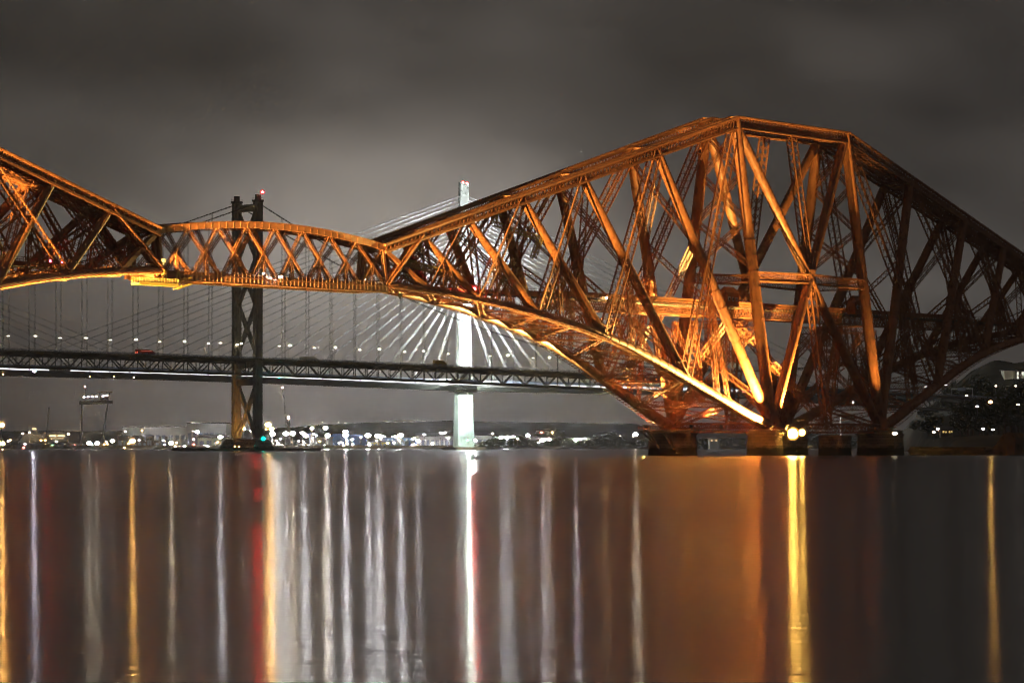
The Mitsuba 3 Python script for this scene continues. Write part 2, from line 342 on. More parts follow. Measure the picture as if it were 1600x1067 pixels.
# the suspended span between the two arms
SUS = BR + '__suspended_span'; USED.add(SUS)
SX0, SX1, NP = -314.0, -207.3, 8
def sx(k): return SX0 + (SX1 - SX0) * k / NP
def sz(x): c = (x - SX0) / (SX1 - SX0) * 2 - 1; return 55.9 + 3.5 * (1 - c * c)
for s in (-1, 1):
    m = MB(); xs = np.linspace(SX0, SX1, 33); P = np.array([V(x, s * 3.4, sz(x)) for x in xs])
    m.bars(P[:-1], P[1:] + (P[1:] - P[:-1]) * .02, 1.5, 1.5)
    obj('top_chord', m, RS, SUS)
    m = MB().bars(P[:-1] + UP * .95, P[1:] + UP * .95, 1.9, .22).bars(P[1:-1] + UP * .8, P[1:-1] - UP * .8, 1.66, .16, up=V(1, 0, 0)); obj('chord_plates', m, RS, SUS)
    m = MB().bars(V(SX0, s * 4.9, 44.0), V(SX1, s * 4.9, 44.0), 1.5, 1.3)
    for z in (43.2, 44.8): m.bars(V(SX0, s * 4.9, z), V(SX1, s * 4.9, z), 1.8, .2)
    obj('bottom_chord', m, RS, SUS)
    m = MB(); xs = np.arange(SX0 + 1.1, SX1, 1.9); P = np.array([V(x, s * 5.72, 43.2) for x in xs]); m.bars(P, P + UP * 2.9, .06, .1); stuff(obj('deck_bracket', m, RS, SUS))
    for k in range(NP):
        for a, b in ((0, 1), (1, 0)):
            A, B = V(sx(k + a), s * 4.9, 44.6), V(sx(k + b), s * 3.4, sz(sx(k + b)) - .6); m = MB()
            obj('web_brace', m.lattice(A, B, .62, .8, 1.1, .2, .09, up=V(0, 1, 0), cross=False), RS, SUS)
        xm = (sx(k) + sx(k + 1)) / 2; obj('hanger', MB().lattice(V(xm, s * 4.2, 50.5), V(xm, s * 4.9, 44.6), .8, .7, 1.0, .16, .09), RS, SUS)
    for x, o in ((SX0, -1), (SX1, 1)):                                   # double end posts
        obj('end_post', MB().bars(V(x, s * 4.9, 43.4), V(x, s * 3.4, 57.2), 1.1, 1.2), RS, SUS)
        obj('end_post', MB().bars(V(x + o * 2.1, s * 4.9, 43.4), V(x + o * 2.1, s * 3.4, 55.6), .9, 1.0), RS, SUS)
for k in range(NP):
    for s in (-1, 1): obj('wind_brace', MB().lattice(V(sx(k), s * 3.4, sz(sx(k))), V(sx(k + 1), -s * 3.4, sz(sx(k + 1))), .9, .7, 1.2, .18, .1), RS, SUS)
for k in range(NP + 1):
    obj('cross_girder', MB().lattice(V(sx(k), -3.4, sz(sx(k)) - .6), V(sx(k), 3.4, sz(sx(k)) - .6), .8, 1.2, 1.2, .18, .1), RS, SUS)
    obj('floor_beam', MB().bars(V(sx(k), -4.9, 43.7), V(sx(k), 4.9, 43.7), .7, 1.0), RS, SUS)

# the railway inside: floor, lattice girders, parapets and trestles
VIA = BR + '__viaduct'; USED.add(VIA)
XA, XB = -440.0, TW + LEN + 4
obj('trough_floor', MB().bars(V(XA, 0, 44.9), V(XB, 0, 44.9), 8.0, .5), 'dark_steel', VIA)
for s in (-1, 1):
    m = MB(); xs = np.arange(XA, XB, 2.3); P = np.array([V(x, s * 4.3, 45.2) for x in xs])
    m.bars(P, P + UP * 1.6, .14, .14)
    for z in (45.75, 46.25, 46.85): m.bars(V(XA, s * 4.3, z), V(XB, s * 4.3, z), .12, .14)
    obj('parapet_rail', m, RS, VIA); [obj('parapet_plate', MB().bars(V(a, s * 4.45, 45.1), V(b, s * 4.45, 45.1), .16, 1.0), RS, VIA) for a, b in ((XA, -122), (TW + 122, XB))]
    for a, b in ((-120, -1), (1, TW - 1), (TW + 1, TW + 120)):
        m = MB().lattice(V(a, s * 4.0, 43.7), V(b, s * 4.0, 43.7), .7, 4.0, 2.2, .34, .2, faces=(1, 3)); obj('lattice_girder', m, RS, VIA)
    obj('upper_parapet', MB().bars(V(-118, s * 4.62, 46.5), V(TW + 100, s * 4.62, 46.5), .12, .6), RS, VIA)
    for a in (-.75, .75): obj('rail', MB().bars(V(XA, s * 1.9 + a, 45.25), V(XB, s * 1.9 + a, 45.25), .1, .16), 'dark_steel', VIA)
for x0, sg in ((0, -1), (TW, 1)):
    for d in (25, 51.5, 74, 97, 118):
        zb = float(chz(d)); hw = both(d); x = x0 + sg * d
        for s in (-1, 1): obj('trestle', MB().lattice(V(x, s * 3.3, 40), V(x, s * min(6.5, hw * .6), zb + .6), 1.5, 1.2, 2.0, .28, .15, up=V(0, 1, 0), cross=False), RS, VIA)
        if 40 - zb > 3: obj('trestle_brace', MB().lattice(V(x, -3.4, 39), V(x, min(6.3, hw * .6), zb + 1), 1.1, .9, 1.5, .2, .1, up=V(1, 0, 0)).lattice(V(x + .02, 3.4, 39), V(x + .02, -min(6.3, hw * .6), zb + 1), 1.1, .9, 1.5, .2, .1, up=V(1, 0, 0)), RS, VIA)
for x in (-3, 3, TW - 3, TW + 3):                                        # trestle legs beside the tower columns
    for s in (-1, 1): obj('trestle', MB().lattice(V(x, s * 3.4, 40), V(x, s * 3.4, 27), 1.6, 1.4, 2.2, .3, .14, up=V(0, 1, 0)), RS, VIA)
for x in (0, TW): obj('cross_girder', MB().lattice(V(x, -13, 39.5), V(x, 13, 39.5), 2.2, 2.2, 2.0, .36, .16), RS, VIA)

# small iron cabins at the tower
for i, x in enumerate((-6.5, TW + 6.5)):
    c = thing('iron_cabin', ['red iron cabin with three small windows on the viaduct left of the front column', 'dark iron cabin on the viaduct on the unlit side right of the tower'][i], 'cabin')
    obj('wall', MB().box(V(x, -6.2, 47.2), 4.2, 1.5, 2.2), RS, c); obj('roof', MB().hull([V(x + a, -6.2 + b, z) for a, b, z in ((-4.5, -1.9, 49.41), (4.5, -1.9, 49.41), (-4.5, 1.9, 49.41), (4.5, 1.9, 49.41), (-3.4, 0, 51.4), (3.4, 0, 51.4))]), RS, c)
    for k in (-1, 0, 1):
        obj('window_frame', MB().box(V(x + k * 2.5, -7.74, 47.4), .62, .06, .62), 'pale_cladding', c); obj('window_pane', MB().box(V(x + k * 2.5, -7.80, 47.4), .42, .03, .42), 'glass_dark', c)

# granite piers
PL = {(0, -1): 'granite pier nearest the camera under the brightly floodlit tower foot', (1, -1): 'dark round granite pier furthest right, beside the rocky island shore',
      (0, 1): 'round granite pier furthest left, with a walkway platform on its left', (1, 1): 'granite pier mostly hidden right behind the floodlit front pier'}
for (i, s), lab in PL.items():
    c = thing('granite_pier', lab, 'pier', 'granite piers under the tower'); p = V(i * TW, s * 18.3, 0)
    zs = np.linspace(-7, 3.4, 12); prof = []
    for a, b in zip(zs[:-1], zs[1:]):
        r = 8.3 - .055 * (a + 7); prof += [(r - .08, a), (r, a + .08), (r, b - .08), (r - .08, b - .001)]
    obj('masonry_drum', MB().lathe(p, prof, 48), 'granite', c); obj('coping', MB().lathe(p, [(8.1, 3.4), (8.2, 3.5), (8.2, 4.2), (8.0, 4.3), (7.6, 4.3), (7.5, 5.2), (6.6, 5.3)], 48), 'granite', c)
c = thing('stone_block', 'low dark stone block in the water between the front piers', 'stone block'); p = V(44.5, -18.6, 0)
obj('masonry_drum', MB().lathe(p, [(5.7, -7), (5.5, -1), (5.4, 2.6)], 28), 'granite', c); obj('coping', MB().lathe(p, [(5.6, 2.6), (5.6, 3.4), (5.0, 3.5)], 28), 'granite', c)
# pier walkway with railing
c = thing('pier_walkway', 'timber walkway platform with railings jutting left from the furthest left pier', 'walkway')
obj('deck', MB().box(V(-12, 16, 4.6), 6.5, 5, .25), 'rock', c); m = MB()
for y in (11.2, 20.8):
    xs = np.linspace(-18.3, -6, 8); P = np.array([V(x, y, 4.8) for x in xs]); m.bars(P, P + UP * 1.5, .12, .12).bars(P[0] + UP * 1.5, P[-1] + UP * 1.5, .12, .12).bars(P[0] + UP * .8, P[-1] + UP * .8, .1, .1)
P = np.array([V(-18.3, y, 4.8) for y in np.linspace(11.2, 20.8, 6)]); m.bars(P, P + UP * 1.5, .12, .12).bars(P[0] + UP * 1.5, P[-1] + UP * 1.5, .12, .12)
stuff(obj('railing', m, RS, c)); m = MB()
for x in (-17, -13): m.bars(V(x, 12, 4.4), V(-7.5, 14, -1), .4, .4).bars(V(x, 20, 4.4), V(-7.5, 19, -1), .4, .4)
obj('prop', m, 'rock', c)

# ------------------------------------------------------------------ floodlights on the bridge
SOD = V(1.0, .64, .15)
def floodlight(pos, aim, power, cut, label, lens=0.0, weight=8.0, rgb=SOD, size=.6, group=None, bw=.55, name='floodlight'):
    pos, aim = V(*pos), V(*aim); t = norm(aim - pos); sd = norm(np.cross(t, UP)); uv = np.cross(sd, t)
    key = thing(name, label, 'floodlight', group)
    m = MB().bars(pos - t * size * .9, pos, size * 2, size * 1.5, up=UP)
    obj('housing', m, 'lamp_case', key)
    obj('stand', MB().bars(pos - t * size * .5 - UP * size * 1.9, pos - t * size * .5 - UP * size * .7, size * 1.3, size * .3, up=sd), 'lamp_case', key)
    P = [pos + t * .03 + sd * a * size * .9 + uv * b * size * .65 for a, b in ((-1, -1), (1, -1), (1, 1), (-1, 1))]
    if lens: obj('lens', MB().add(P, [[0, 2, 1], [0, 3, 2]]), 'lens', key, emit=rgb * lens, weight=1.0)
    else: obj('lens', MB().add(P, [[0, 1, 2], [0, 2, 3]]), 'glass_dark', key)
    q = pos + t * .25
    scene[key + '__beam'] = {'type': 'spot', 'to_world': T().look_at(origin=q.tolist(), target=(q + t).tolist(), up=[0, 0, 1] if abs(t[2]) < .95 else [1, 0, 0]),
                             'intensity': {'type': 'rgb', 'value': (rgb * power * K).tolist()}, 'cutoff_angle': float(cut), 'beam_width': float(cut) * bw, 'sampling_weight': float(weight)}
    return key
fl = floodlight
fl((-3, -26.2, 6.4), (-165, -9, 43), 750000, 9.5, 'narrow orange floodlight on the front pier shining far along the curved tube', weight=20)
fl((-5, -26.0, 6.4), (-58, -15, 25), 170000, 24, 'orange floodlight on the front pier shining along the near half of the tube', weight=18)
fl((-7.5, -22.0, 6.2), (-50, -10, 72), 110000, 46, 'orange floodlight on the front pier aimed up at the leaning struts', weight=22)
fl((6.4, -24.6, 6.2), (16, -11, 60), 100000, 34, 'orange floodlight on the front pier aimed up at the front column and diagonals', weight=22)
fl((-9.8, 6, 6.4), (-165, 0, 42), 800000, 13, 'orange floodlight between the two left piers shining along the underside of the arm', weight=13)
fl((-9.6, -5, 6.4), (-88, 0, 50), 80000, 24, 'orange floodlight between the two left piers aimed into the bracing of the arm', weight=12)  # fill lamp put in to brighten the inner bracing
fl((-207, -9.6, 42.4), (-130, -14, 40.3), 60000, 7.5, 'orange floodlight at the end of the arm aimed back along the curved tube', weight=12, bw=.7)  # made-up lamp that lights the tube from the front
fl((-315.5, -6.9, 48.0), (-258, -4.4, 52), 4200, 22, 'orange floodlight at the left end of the suspended span aimed along its webs', weight=7)  # lamp added to brighten the span webs
fl((-6.5, 24.5, 6.2), (-70, 8, 62), 70000, 50, 'orange floodlight at the left end of the far left pier aimed at the far struts', weight=14)
fl((TW - 5, -25, 6.2), (TW - 1, -10, 75), 14000, 21, 'dim orange floodlight on the dark right pier aimed up the right front column', weight=5)
fl((-521.3 + 9, -24, 6.2), (-212, -13, 68.5), 2300000, 4.9, 'narrow orange floodlight at the foot of the cantilever left of the view', weight=24, bw=.88)
fl((-521.3 + 11, -25.5, 6.2), (-385, -12, 66), 620000, 20, 'wide orange floodlight at the foot of the cantilever left of the view', weight=16)
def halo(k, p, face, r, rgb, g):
    """An added glowing bowl behind a lamp lens, standing in for its halo."""
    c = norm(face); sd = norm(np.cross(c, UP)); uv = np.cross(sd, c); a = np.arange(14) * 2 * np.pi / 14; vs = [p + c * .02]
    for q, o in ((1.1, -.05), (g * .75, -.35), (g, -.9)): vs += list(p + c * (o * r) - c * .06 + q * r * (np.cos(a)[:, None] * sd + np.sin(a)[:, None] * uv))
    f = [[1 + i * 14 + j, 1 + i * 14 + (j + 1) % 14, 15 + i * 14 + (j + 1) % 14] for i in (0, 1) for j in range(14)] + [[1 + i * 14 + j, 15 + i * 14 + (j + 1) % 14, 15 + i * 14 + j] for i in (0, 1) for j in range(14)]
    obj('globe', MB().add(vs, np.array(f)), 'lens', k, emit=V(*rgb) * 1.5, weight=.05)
# the two glowing lamp heads that face the water
for i, (u, v, r, e) in enumerate(((1238.5, 677.5, 1.5, 1000), (1253, 675.5, .9, 650))):
    p = at(u, 1322, v=v); k = thing('glaring_lamp', ['large glaring orange lamp beside the floodlit tower foot', 'smaller orange lamp just right of the large glaring lamp'][i], 'lamp', 'glaring lamps at the tower foot')
    n = MB(); c = norm(CAM - p); sd = norm(np.cross(c, UP)); uv = np.cross(sd, c); a = np.arange(14) * 2 * np.pi / 14
    n.add(np.vstack([[p], p + r * (np.cos(a)[:, None] * sd + np.sin(a)[:, None] * uv)]), [[0, 1 + (j + 1) % 14, 1 + j] for j in range(14)])
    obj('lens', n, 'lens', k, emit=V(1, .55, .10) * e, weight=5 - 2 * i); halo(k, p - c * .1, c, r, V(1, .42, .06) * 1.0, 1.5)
    obj('housing', MB().tube([p - c * 1.1, p - c * .08], [r * .7, r * 1.06], 14), 'lamp_case', k); obj('post', MB().bars(p - c * .6 - UP * (p[2] - 5.2), p - c * .6 - UP * r * .6, .25, .25), 'lamp_case', k)

def bulb(name, label, cat, p, r, rgb, e, weight=.5, group=None, post=None, mast='lamp_case', face=None, arm=None, globe=0):
    """A lamp: a glowing lens (a ball, or a disc that looks along face), its case and, where it stands on one, its post down to height post."""
    k = thing(name, label, cat, group); p = V(*p)
    if face is None:
        s = trimesh.creation.icosphere(1, r); obj('lens', (s.vertices + p, s.faces), 'lens', k, emit=V(*rgb) * e, weight=weight); q = p - UP * r * .98
        obj('case', MB().box(p + UP * (r * 1.02 + .1 * r), r * .8, r * .8, r * .1), mast, k)
    else:
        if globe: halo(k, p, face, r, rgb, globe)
        c = norm(face); sd = norm(np.cross(c, UP)); uv = np.cross(sd, c); a = np.arange(10) * 2 * np.pi / 10
        obj('lens', MB().add(np.vstack([[p], p + r * (np.cos(a)[:, None] * sd * 1.3 + np.sin(a)[:, None] * uv * .8)]), [[0, 1 + (j + 1) % 10, 1 + j] for j in range(10)]), 'lens', k, emit=V(*rgb) * e, weight=weight)
        obj('case', MB().bars(p - c * r * .8, p - c * .05, r * 2.7, r * 1.7), mast, k); q = p - c * r * .4 - UP * r * .85
    if post is not None:
        w = max(.14, r * .22); obj('post', MB().tube([V(q[0], q[1], post), q], [w * 1.3, w], 6), mast, k)
    return k
TOC = lambda p: CAM - V(*p)
# lamps and signals on the viaduct
def vx(u, y=-4.2, z=46): # x on the viaduct line seen at column u
    a = (u - 800) / F; d = FW + a * RT; t = (y - CAM[1]) / d[1]; return CAM[0] + d[0] * t
def vz(u, v, y=-4.2):
    x = vx(u, y); dep = (V(x, y, 0) - CAM) @ FW; return V(x, y, CAM[2] + (696.6 - v) * dep / F)
p = vz(438.5, 432.5, -6.3); bulb('rail_lamp', 'brilliant white lamp on the outer edge of the suspended span', 'lamp', p, .42, (1, .97, .92), 420, 2, face=TOC(p), post=44.2)
p = vz(412, 427.5, 2.5); bulb('rail_lamp', 'small bluish white lamp on the suspended span left of the brilliant white one', 'lamp', p, .3, (.85, .93, 1), 120, .4, post=45.2)
p = vz(571, 436.5, -3.5); bulb('rail_lamp', 'tiny pale yellow lamp at the right end of the suspended span', 'lamp', p, .2, (1, .85, .6), 60, .3, post=45.2)
p = vz(948, 465.5, -4.9); bulb('rail_lamp', 'small warm lamp on the parapet among the lit struts', 'lamp', p, .3, (1, .75, .35), 90, .4, post=45.2)
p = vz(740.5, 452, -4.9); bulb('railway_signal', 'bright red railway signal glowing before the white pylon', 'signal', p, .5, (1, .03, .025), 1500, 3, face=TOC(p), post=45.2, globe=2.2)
for u, v, y, e, lab in ((728, 449, -2.5, 120, 'dim red railway signal just left of the bright red one'), (78, 408, -1.2, 80, 'red railway signal half hidden in the left cantilever'), (97, 410, -.5, 70, 'red railway signal behind a strut, right one of the pair in the left cantilever'),
                      (1593, 508, -2.5, 110, 'dim red railway signal at the far right edge of the bridge')):
    p = vz(u, v, y); bulb('railway_signal', lab, 'signal', p, .32, (1, .03, .05), e, .3, post=45.2)

# yellow travelling gantry under the bridge and two lattice frames coloured yellow
k = thing('maintenance_gantry', 'yellow maintenance gantry slung under the left end of the suspended span', 'gantry')
xa, xb = vx(199), vx(272); ga, gb = xa, xb
obj('platform', MB().bars(V(ga, -6.6, 41.6), V(gb - 3, -6.6, 41.6), 2.6, .5), 'yellow_paint', k)
m = MB(); xs = np.linspace(ga + .3, gb - 3.3, 15)
for y in (-7.8, -5.4):
    P = np.array([V(x, y, 41.8) for x in xs]); m.bars(P, P + UP * 1.5, .09, .09)
    for z in (.5, 1.0, 1.5): m.bars(P[0] + UP * z, P[-1] + UP * z, .1, .12)
stuff(obj('railing', m, 'yellow_paint', k))
obj('side_panel', MB().bars(V(ga, -7.95, 41.75), V(gb - 3, -7.95, 41.75), .06, .75), 'yellow_paint', k)
m = MB().lattice(V(gb - 3, -6.6, 41.6), V(gb + 3.5, -6.6, 43.2), 1.4, 1.8, 1.2, .22, .12)
for x in (gb - 7, gb - 1): m.bars(V(x - 1.6, -6.2, 41.8), V(x, -6.2, 45.6), .3, .3).bars(V(x + 1.6, -6.2, 41.8), V(x, -6.2, 45.6), .3, .3)
obj('hanger_frame', m, 'yellow_paint', k)
def onarm(d, s, z): 
    k = (z - chz(d)) / (topz(d) - chz(d)); return V(-d, s * (both(d) + (toph(d) - both(d)) * k), z)
k = thing('scaffold', 'yellow lattice frame hung between the trusses near the right end of the suspended span', 'scaffold')
A, B, C = onarm(187.0, -1, 60.2) + V(0, .9, 0), V(-195.5, -2.6, 52.6), V(-186.5, 2.2, 52.0)
m = MB().lattice(A, B, 1.5, 1.2, 1.1, .3, .18); obj('leg', m, 'yellow_paint', k); obj('platform', MB().lattice(B, C + V(9, -7, -2.2), 1.4, 1.6, 1.1, .34, .2), 'yellow_paint', k)
obj('top_rail', MB().lattice(A + V(0, 1.2, -2), A + V(6.5, 2.5, -4.2), .8, 1.0, 1.0, .24, .14), 'yellow_paint', k)
k = thing('scaffold', 'tall yellow lattice frame hanging among the struts right of the white pylon', 'scaffold')
A, B, C, D = V(-137, 2.0, 72), V(-139.5, 1.2, 66), V(-124, -5.5, 62), V(-127.5, -5.2, 56)
obj('leg', MB().lattice(A, B, 1.5, 1.2, 1.3, .26, .15), 'yellow_paint', k); obj('platform', MB().lattice(B, C, 1.0, 1.2, 1.2, .24, .14), 'yellow_paint', k); obj('leg', MB().lattice(C, D, 1.4, 1.1, 1.3, .26, .15), 'yellow_paint', k)

# ------------------------------------------------------------------ the suspension road bridge behind
RB = thing('suspension_bridge', 'dark grey suspension road bridge with a latticed steel tower behind the railway bridge', 'bridge')
AL = math.radians(37.5); RE = math.cos(AL) * RT + math.sin(AL) * FW; RN = math.sin(AL) * RT - math.cos(AL) * FW
RO = at(386, 2570, 0.0)
def R(s, w, z): return RO + RE * s + RN * w + UP * (z - RO[2])
def s_of(u, O, E, w=0.0, N=None):
    P0 = O + (N * w if w else 0) - CAM; a = (u - 800) / F; return -(P0 @ RT - a * (P0 @ FW)) / (E @ RT - a * (E @ FW))
def z_of(u, v, O, E): 
    s = s_of(u, O, E); p = O + E * s; return s, CAM[2] + (696.6 - v) * ((p - CAM) @ FW) / F
pts = [z_of(u, v, RO, RE) for u, v in ((-700, 512), (0, 545), (386, 558.5), (800, 576), (945, 583.5), (1290, 605), (1455, 616), (1600, 624))]
from scipy.interpolate import CubicSpline
RZ = CubicSpline([a for a, _ in pts], [b for _, b in pts])
S0, S1 = pts[0][0], pts[-1][0] + 60
GS, DK = 'grey_steel', 'dark_steel'
PX = 9.15
ks = np.arange(int(S0 / PX), int(S1 / PX) + 1)
def line(w, dz, ss): return np.array([R(s, w, RZ(s) + dz) for s in ss])
SS = ks * PX
for i, w in enumerate((11.9, -11.9)):
    for name, dz, sz_ in (('top_chord', -2.2, .9), ('bottom_chord', -10.6, .9)):
        P = line(w, dz, SS); obj(name, MB().bars(P[:-1], P[1:], sz_, sz_), DK, RB)
    a, b = line(w, -10.6, SS), line(w, -2.2, SS)
    e = np.arange(len(SS) - 1) % 2 == 0
    for j in range(len(SS) - 1):
        if not (-420 < SS[j] < 760): continue
        obj('truss_diagonal', MB().bars(*( (b[j], a[j + 1]) if e[j] else (a[j], b[j + 1])), .62, .62), DK, RB)
    for j in range(len(SS)):
        if -420 < SS[j] < 760: obj('truss_post', MB().bars(a[j], b[j], .5, .5), DK, RB)
m = MB(); A, B = line(11.9, -10.6, SS), line(-11.9, -10.6, SS); m.bars(A, B, .5, .6).bars(A[:-1], B[1:], .35, .35); obj('bottom_lateral', m, DK, RB); stuff(RB + '__bottom_lateral')
m = MB(); A, B = line(11.9, -3.2, SS), line(-11.9, -3.2, SS); m.bars(A, B, .6, 2.2); obj('floor_beam', m, DK, RB); stuff(RB + '__floor_beam')
for w, wd, n in ((0, 20.5, 'roadway'), (14.6, 4.8, 'footway'), (-14.6, 4.8, 'footway')):
    P = line(w, -1.5, SS); obj(n, MB().bars(P[:-1], P[1:], wd, .5), 'asphalt', RB)
for w in (16.9, 10.6, -10.6, -16.9):
    m = MB(); ss = np.arange(-420, 760, 4.575); P = line(w, -1.25, ss); m.bars(P, P + UP * 1.25, .14, .14)
    for dz in (-.95, -.6, -.25, 0): Q = line(w, dz, SS); m.bars(Q[:-1], Q[1:], .1, .12)
    stuff(obj('railing', m, 'grey_paint', RB)); Q = line(w, -1.55, SS); obj('fascia', MB().bars(Q[:-1], Q[1:], .2, .8), GS, RB)
# main cables: fitted to the photograph's slopes
def cable(s):
    if s >= 0: return 151.5 - 91 * (1 - ((s - 395.0) / 395.0) ** 2) * 1.105 if s < 395 else 51 + (s - 395) ** 2 * .00055
    return 151.5 + s * .335 + s * s * .00016
for i, w in enumerate((11.9, -11.9)):
    ss = np.concatenate([np.arange(-400, 0, 8.0), np.arange(0, 720, 8.0)]); obj('main_cable', MB().tube([R(s, w, cable(s)) for s in ss], .36, 8), DK, RB, smooth=True)
    for j in range(-21, 20):
        s = j * 18.3
        if abs(j) < 1: continue
        z0, z1 = RZ(s) - 2, cable(s)
        if z1 - z0 < 2.5: continue
        for o in (-.33, .33):
            pass
        obj('hanger', MB().bars([R(s - .35, w, z0), R(s + .35, w, z0)], [R(s - .35, w, z1), R(s + .35, w, z1)], .17, .17), DK, RB)
# tower
TZ = 155.0
for i, w in enumerate((11.9, -11.9)):
    m = MB(); m.bars(R(0, w, 4.5), R(0, w, TZ - 3), 3.4, 5.2, up=RE).bars(R(0, w, 4.5), R(0, w, TZ - 3), 4.2, 2.6, up=RE); obj('tower_leg', m, GS, RB)
    obj('saddle', MB().bars(R(0, w, TZ - 3), R(0, w, TZ - 1.6), 4.6, 6.0, up=RE).bars(R(0, w, TZ - 1.6), R(0, w, TZ + 1.6), 2.2, 3.0, up=RE), DK, RB)
    m = MB()
    for a in (-2.6, 2.6):
        for b in (-2, 2): m.bars(R(a, w + b, TZ - 1.6), R(a, w + b, TZ - .2), .14, .14)
    m.bars(R(-2.6, w + 2, TZ - .3), R(2.6, w + 2, TZ - .3), .12, .12).bars(R(-2.6, w - 2, TZ - .3), R(2.6, w - 2, TZ - .3), .12, .12); obj('tower_railing', m, DK, RB)
m = MB()
for z, h in ((148.5, 4.6), (50.5, 4.0), (39.5, 3.6)): obj('portal_beam', MB().bars(R(0, 10, z), R(0, -10, z), 3.0, h, up=UP), GS, RB)
for z0, z1 in ((146, 117), (117, 88), (88, 58.5), (37.5, 5)):
    for s in (-1, 1): obj('cross_brace', MB().bars(R(0, s * 9.8, z0), R(0, -s * 9.8, z1), 2.0, 2.3, up=RE), GS, RB)
# its pier
c = thing('tower_pier', 'concrete tower pier with sloping shoulders on a long flat fender under the suspension tower', 'pier')
m = MB()
for w in (11.9, -11.9): m.hull([R(a * x, w + b * y, z) for a in (-1, 1) for b in (-1, 1) for x, y, z in ((7.2, 7.5, -4), (7.0, 7.2, 0), (5.0, 5.2, 4.2))])
obj('shoulder', m, 'granite', c); obj('plinth', MB().bars(R(0, 11, .6), R(0, -11, .6), 9, 5.2), 'granite', c)
obj('fender', MB().bars(R(-46, 0, -2.6), R(46, 0, -2.6), 30, 1.9), 'rock', c)
q = R(-4, 0, 1.4); fl(tuple(R(-13, 6, .2)), tuple(R(0, -11.9, 22)), 3000, 36, 'orange floodlight on the suspension tower pier', weight=1.5, rgb=V(1, .42, .07))
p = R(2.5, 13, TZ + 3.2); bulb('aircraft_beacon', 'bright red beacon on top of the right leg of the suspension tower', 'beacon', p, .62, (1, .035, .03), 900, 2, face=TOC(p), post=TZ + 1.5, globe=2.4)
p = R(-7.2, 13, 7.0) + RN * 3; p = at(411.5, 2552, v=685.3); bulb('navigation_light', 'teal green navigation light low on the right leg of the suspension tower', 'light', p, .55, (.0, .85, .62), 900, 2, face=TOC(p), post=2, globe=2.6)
p = at(436.6, 2560, v=589.5); bulb('navigation_light', 'small teal navigation light under the road deck right of the suspension tower', 'light', p, .4, (.0, .9, .65), 90, .5)
p = at(367, 2552, v=697.5); bulb('marker_light', 'small orange marker light at the pier foot, left of two', 'light', p, .3, (1, .5, .1), 60, .2)
p = at(373.5, 2552, v=697.8); bulb('marker_light', 'small orange marker light at the pier foot, right of two', 'light', p, .3, (1, .35, .08), 60, .2)
# street lamps along both edges
def street_lamp(u, v, near, i, n):
    w = 10.2 if near else -10.2; s = s_of(u, RO, RE, w, RN); b = R(s, w, RZ(s) - 1.2); h = 9.6
    k = thing('street_lamp', (f'glowing street lamp on the near edge of the road bridge, {ordn(i)} from the left' if near else f'faint thin street lamp on the far edge of the road bridge, {ordn(i)} from the left'), 'street lamp', 'street lamps on the suspension bridge')
    inw = -RN if near else RN; P = [b, b + UP * h * .6, b + UP * h * .85 + inw * .1 + RE * .3, b + UP * h * .97 + inw * .5 + RE * 1.0, b + UP * h + inw * 1.2 + RE * 2.0]
    obj('pole', MB().tube(P, [.22, .17, .15, .13, .11], 6), 'white_paint', k)
    q = V(*P[-1]) - UP * .25; obj('lens', MB().bars(q - RE * .9, q + RE * .5, .7, .3), 'lens', k, emit=V(1, .93, .62) * (75 if near else 18), weight=.35 if near else .05)
    obj('head', MB().bars(q - RE * 1.0 + UP * .28, q + RE * .6 + UP * .28, .8, .22), 'lamp_case', k)
NEAR = [-24, 53, 132, 210, 286, 342, 375, 397, 451, 522, 591, 660, 726, 792, 857, 920]; FARL = [7, 88, 167, 244, 320, 365, 431, 486, 557, 627, 695, 761, 828, 890]
for i, u in enumerate(NEAR): street_lamp(u, 0, True, i, len(NEAR))
for i, u in enumerate(FARL): street_lamp(u, 0, False, i, len(FARL))

def vehicle(name, label, cat, u, w, L, W, H, m, lamps=None, box=False):
    s = s_of(u, RO, RE, w, RN); k = thing(name, label, cat); z = float(RZ(s)) - 1.25
    def C(a, b, c): return R(s + a, w + b, z + c)
    hull = [C(a, b, c) for b in (-W / 2, W / 2) for a, c in ((-L / 2, .45), (L / 2, .45), (L / 2, H * .5), (L * .3, H if not box else H * .8), (-L / 2 + .2, H if not box else H * .8))]
    obj('body', MB().hull(hull), m, k)
    if box: obj('cargo_box', MB().bars(C(-L / 2, 0, H * .62), C(L * .2, 0, H * .62), W * 1.05, H * .8), m, k)
    obj('windscreen', MB().hull([C(a, b, c) for b in (-W * .45, W * .45) for a, c in ((L * .485, H * .54), (L * .33, H * .9), (L * .47, H * .52))]), 'glass_dark', k)
    for a in (-.3, .3):
        for b in (-1, 1): obj('wheel', MB().tube([C(a * L, b * (W / 2 - .25), .42), C(a * L, b * (W / 2 + .02), .42)], .42, 12), 'rubber', k)
    if lamps is not None:
        for b in (-1, 1): obj('tail_lamp', MB().box(C(-L / 2 - .06, b * W * .38, H * .45), .05, .22, .3, RE), 'lens', k, emit=V(*lamps), weight=.2)
        obj('cab_lamps', MB().box(C(0, W * .56, H * .75), L * .3, .05, .14, RE), 'lens', k, emit=V(*lamps) * .12, weight=.1)  # glowing side strip that stands for the red light trail
vehicle('lorry', 'small red vehicle shape standing in for a tail light trail on the suspension bridge', 'lorry', 227, 7, 13, 2.6, 3.6, 'trail_red', (9, 1.0, .5), box=True)  # vehicle built in place of a red tail light trail
vehicle('van', 'long pale van on the suspension bridge just right of its tower', 'van', 482, 7, 13, 2.5, 3.0, 'white_paint')
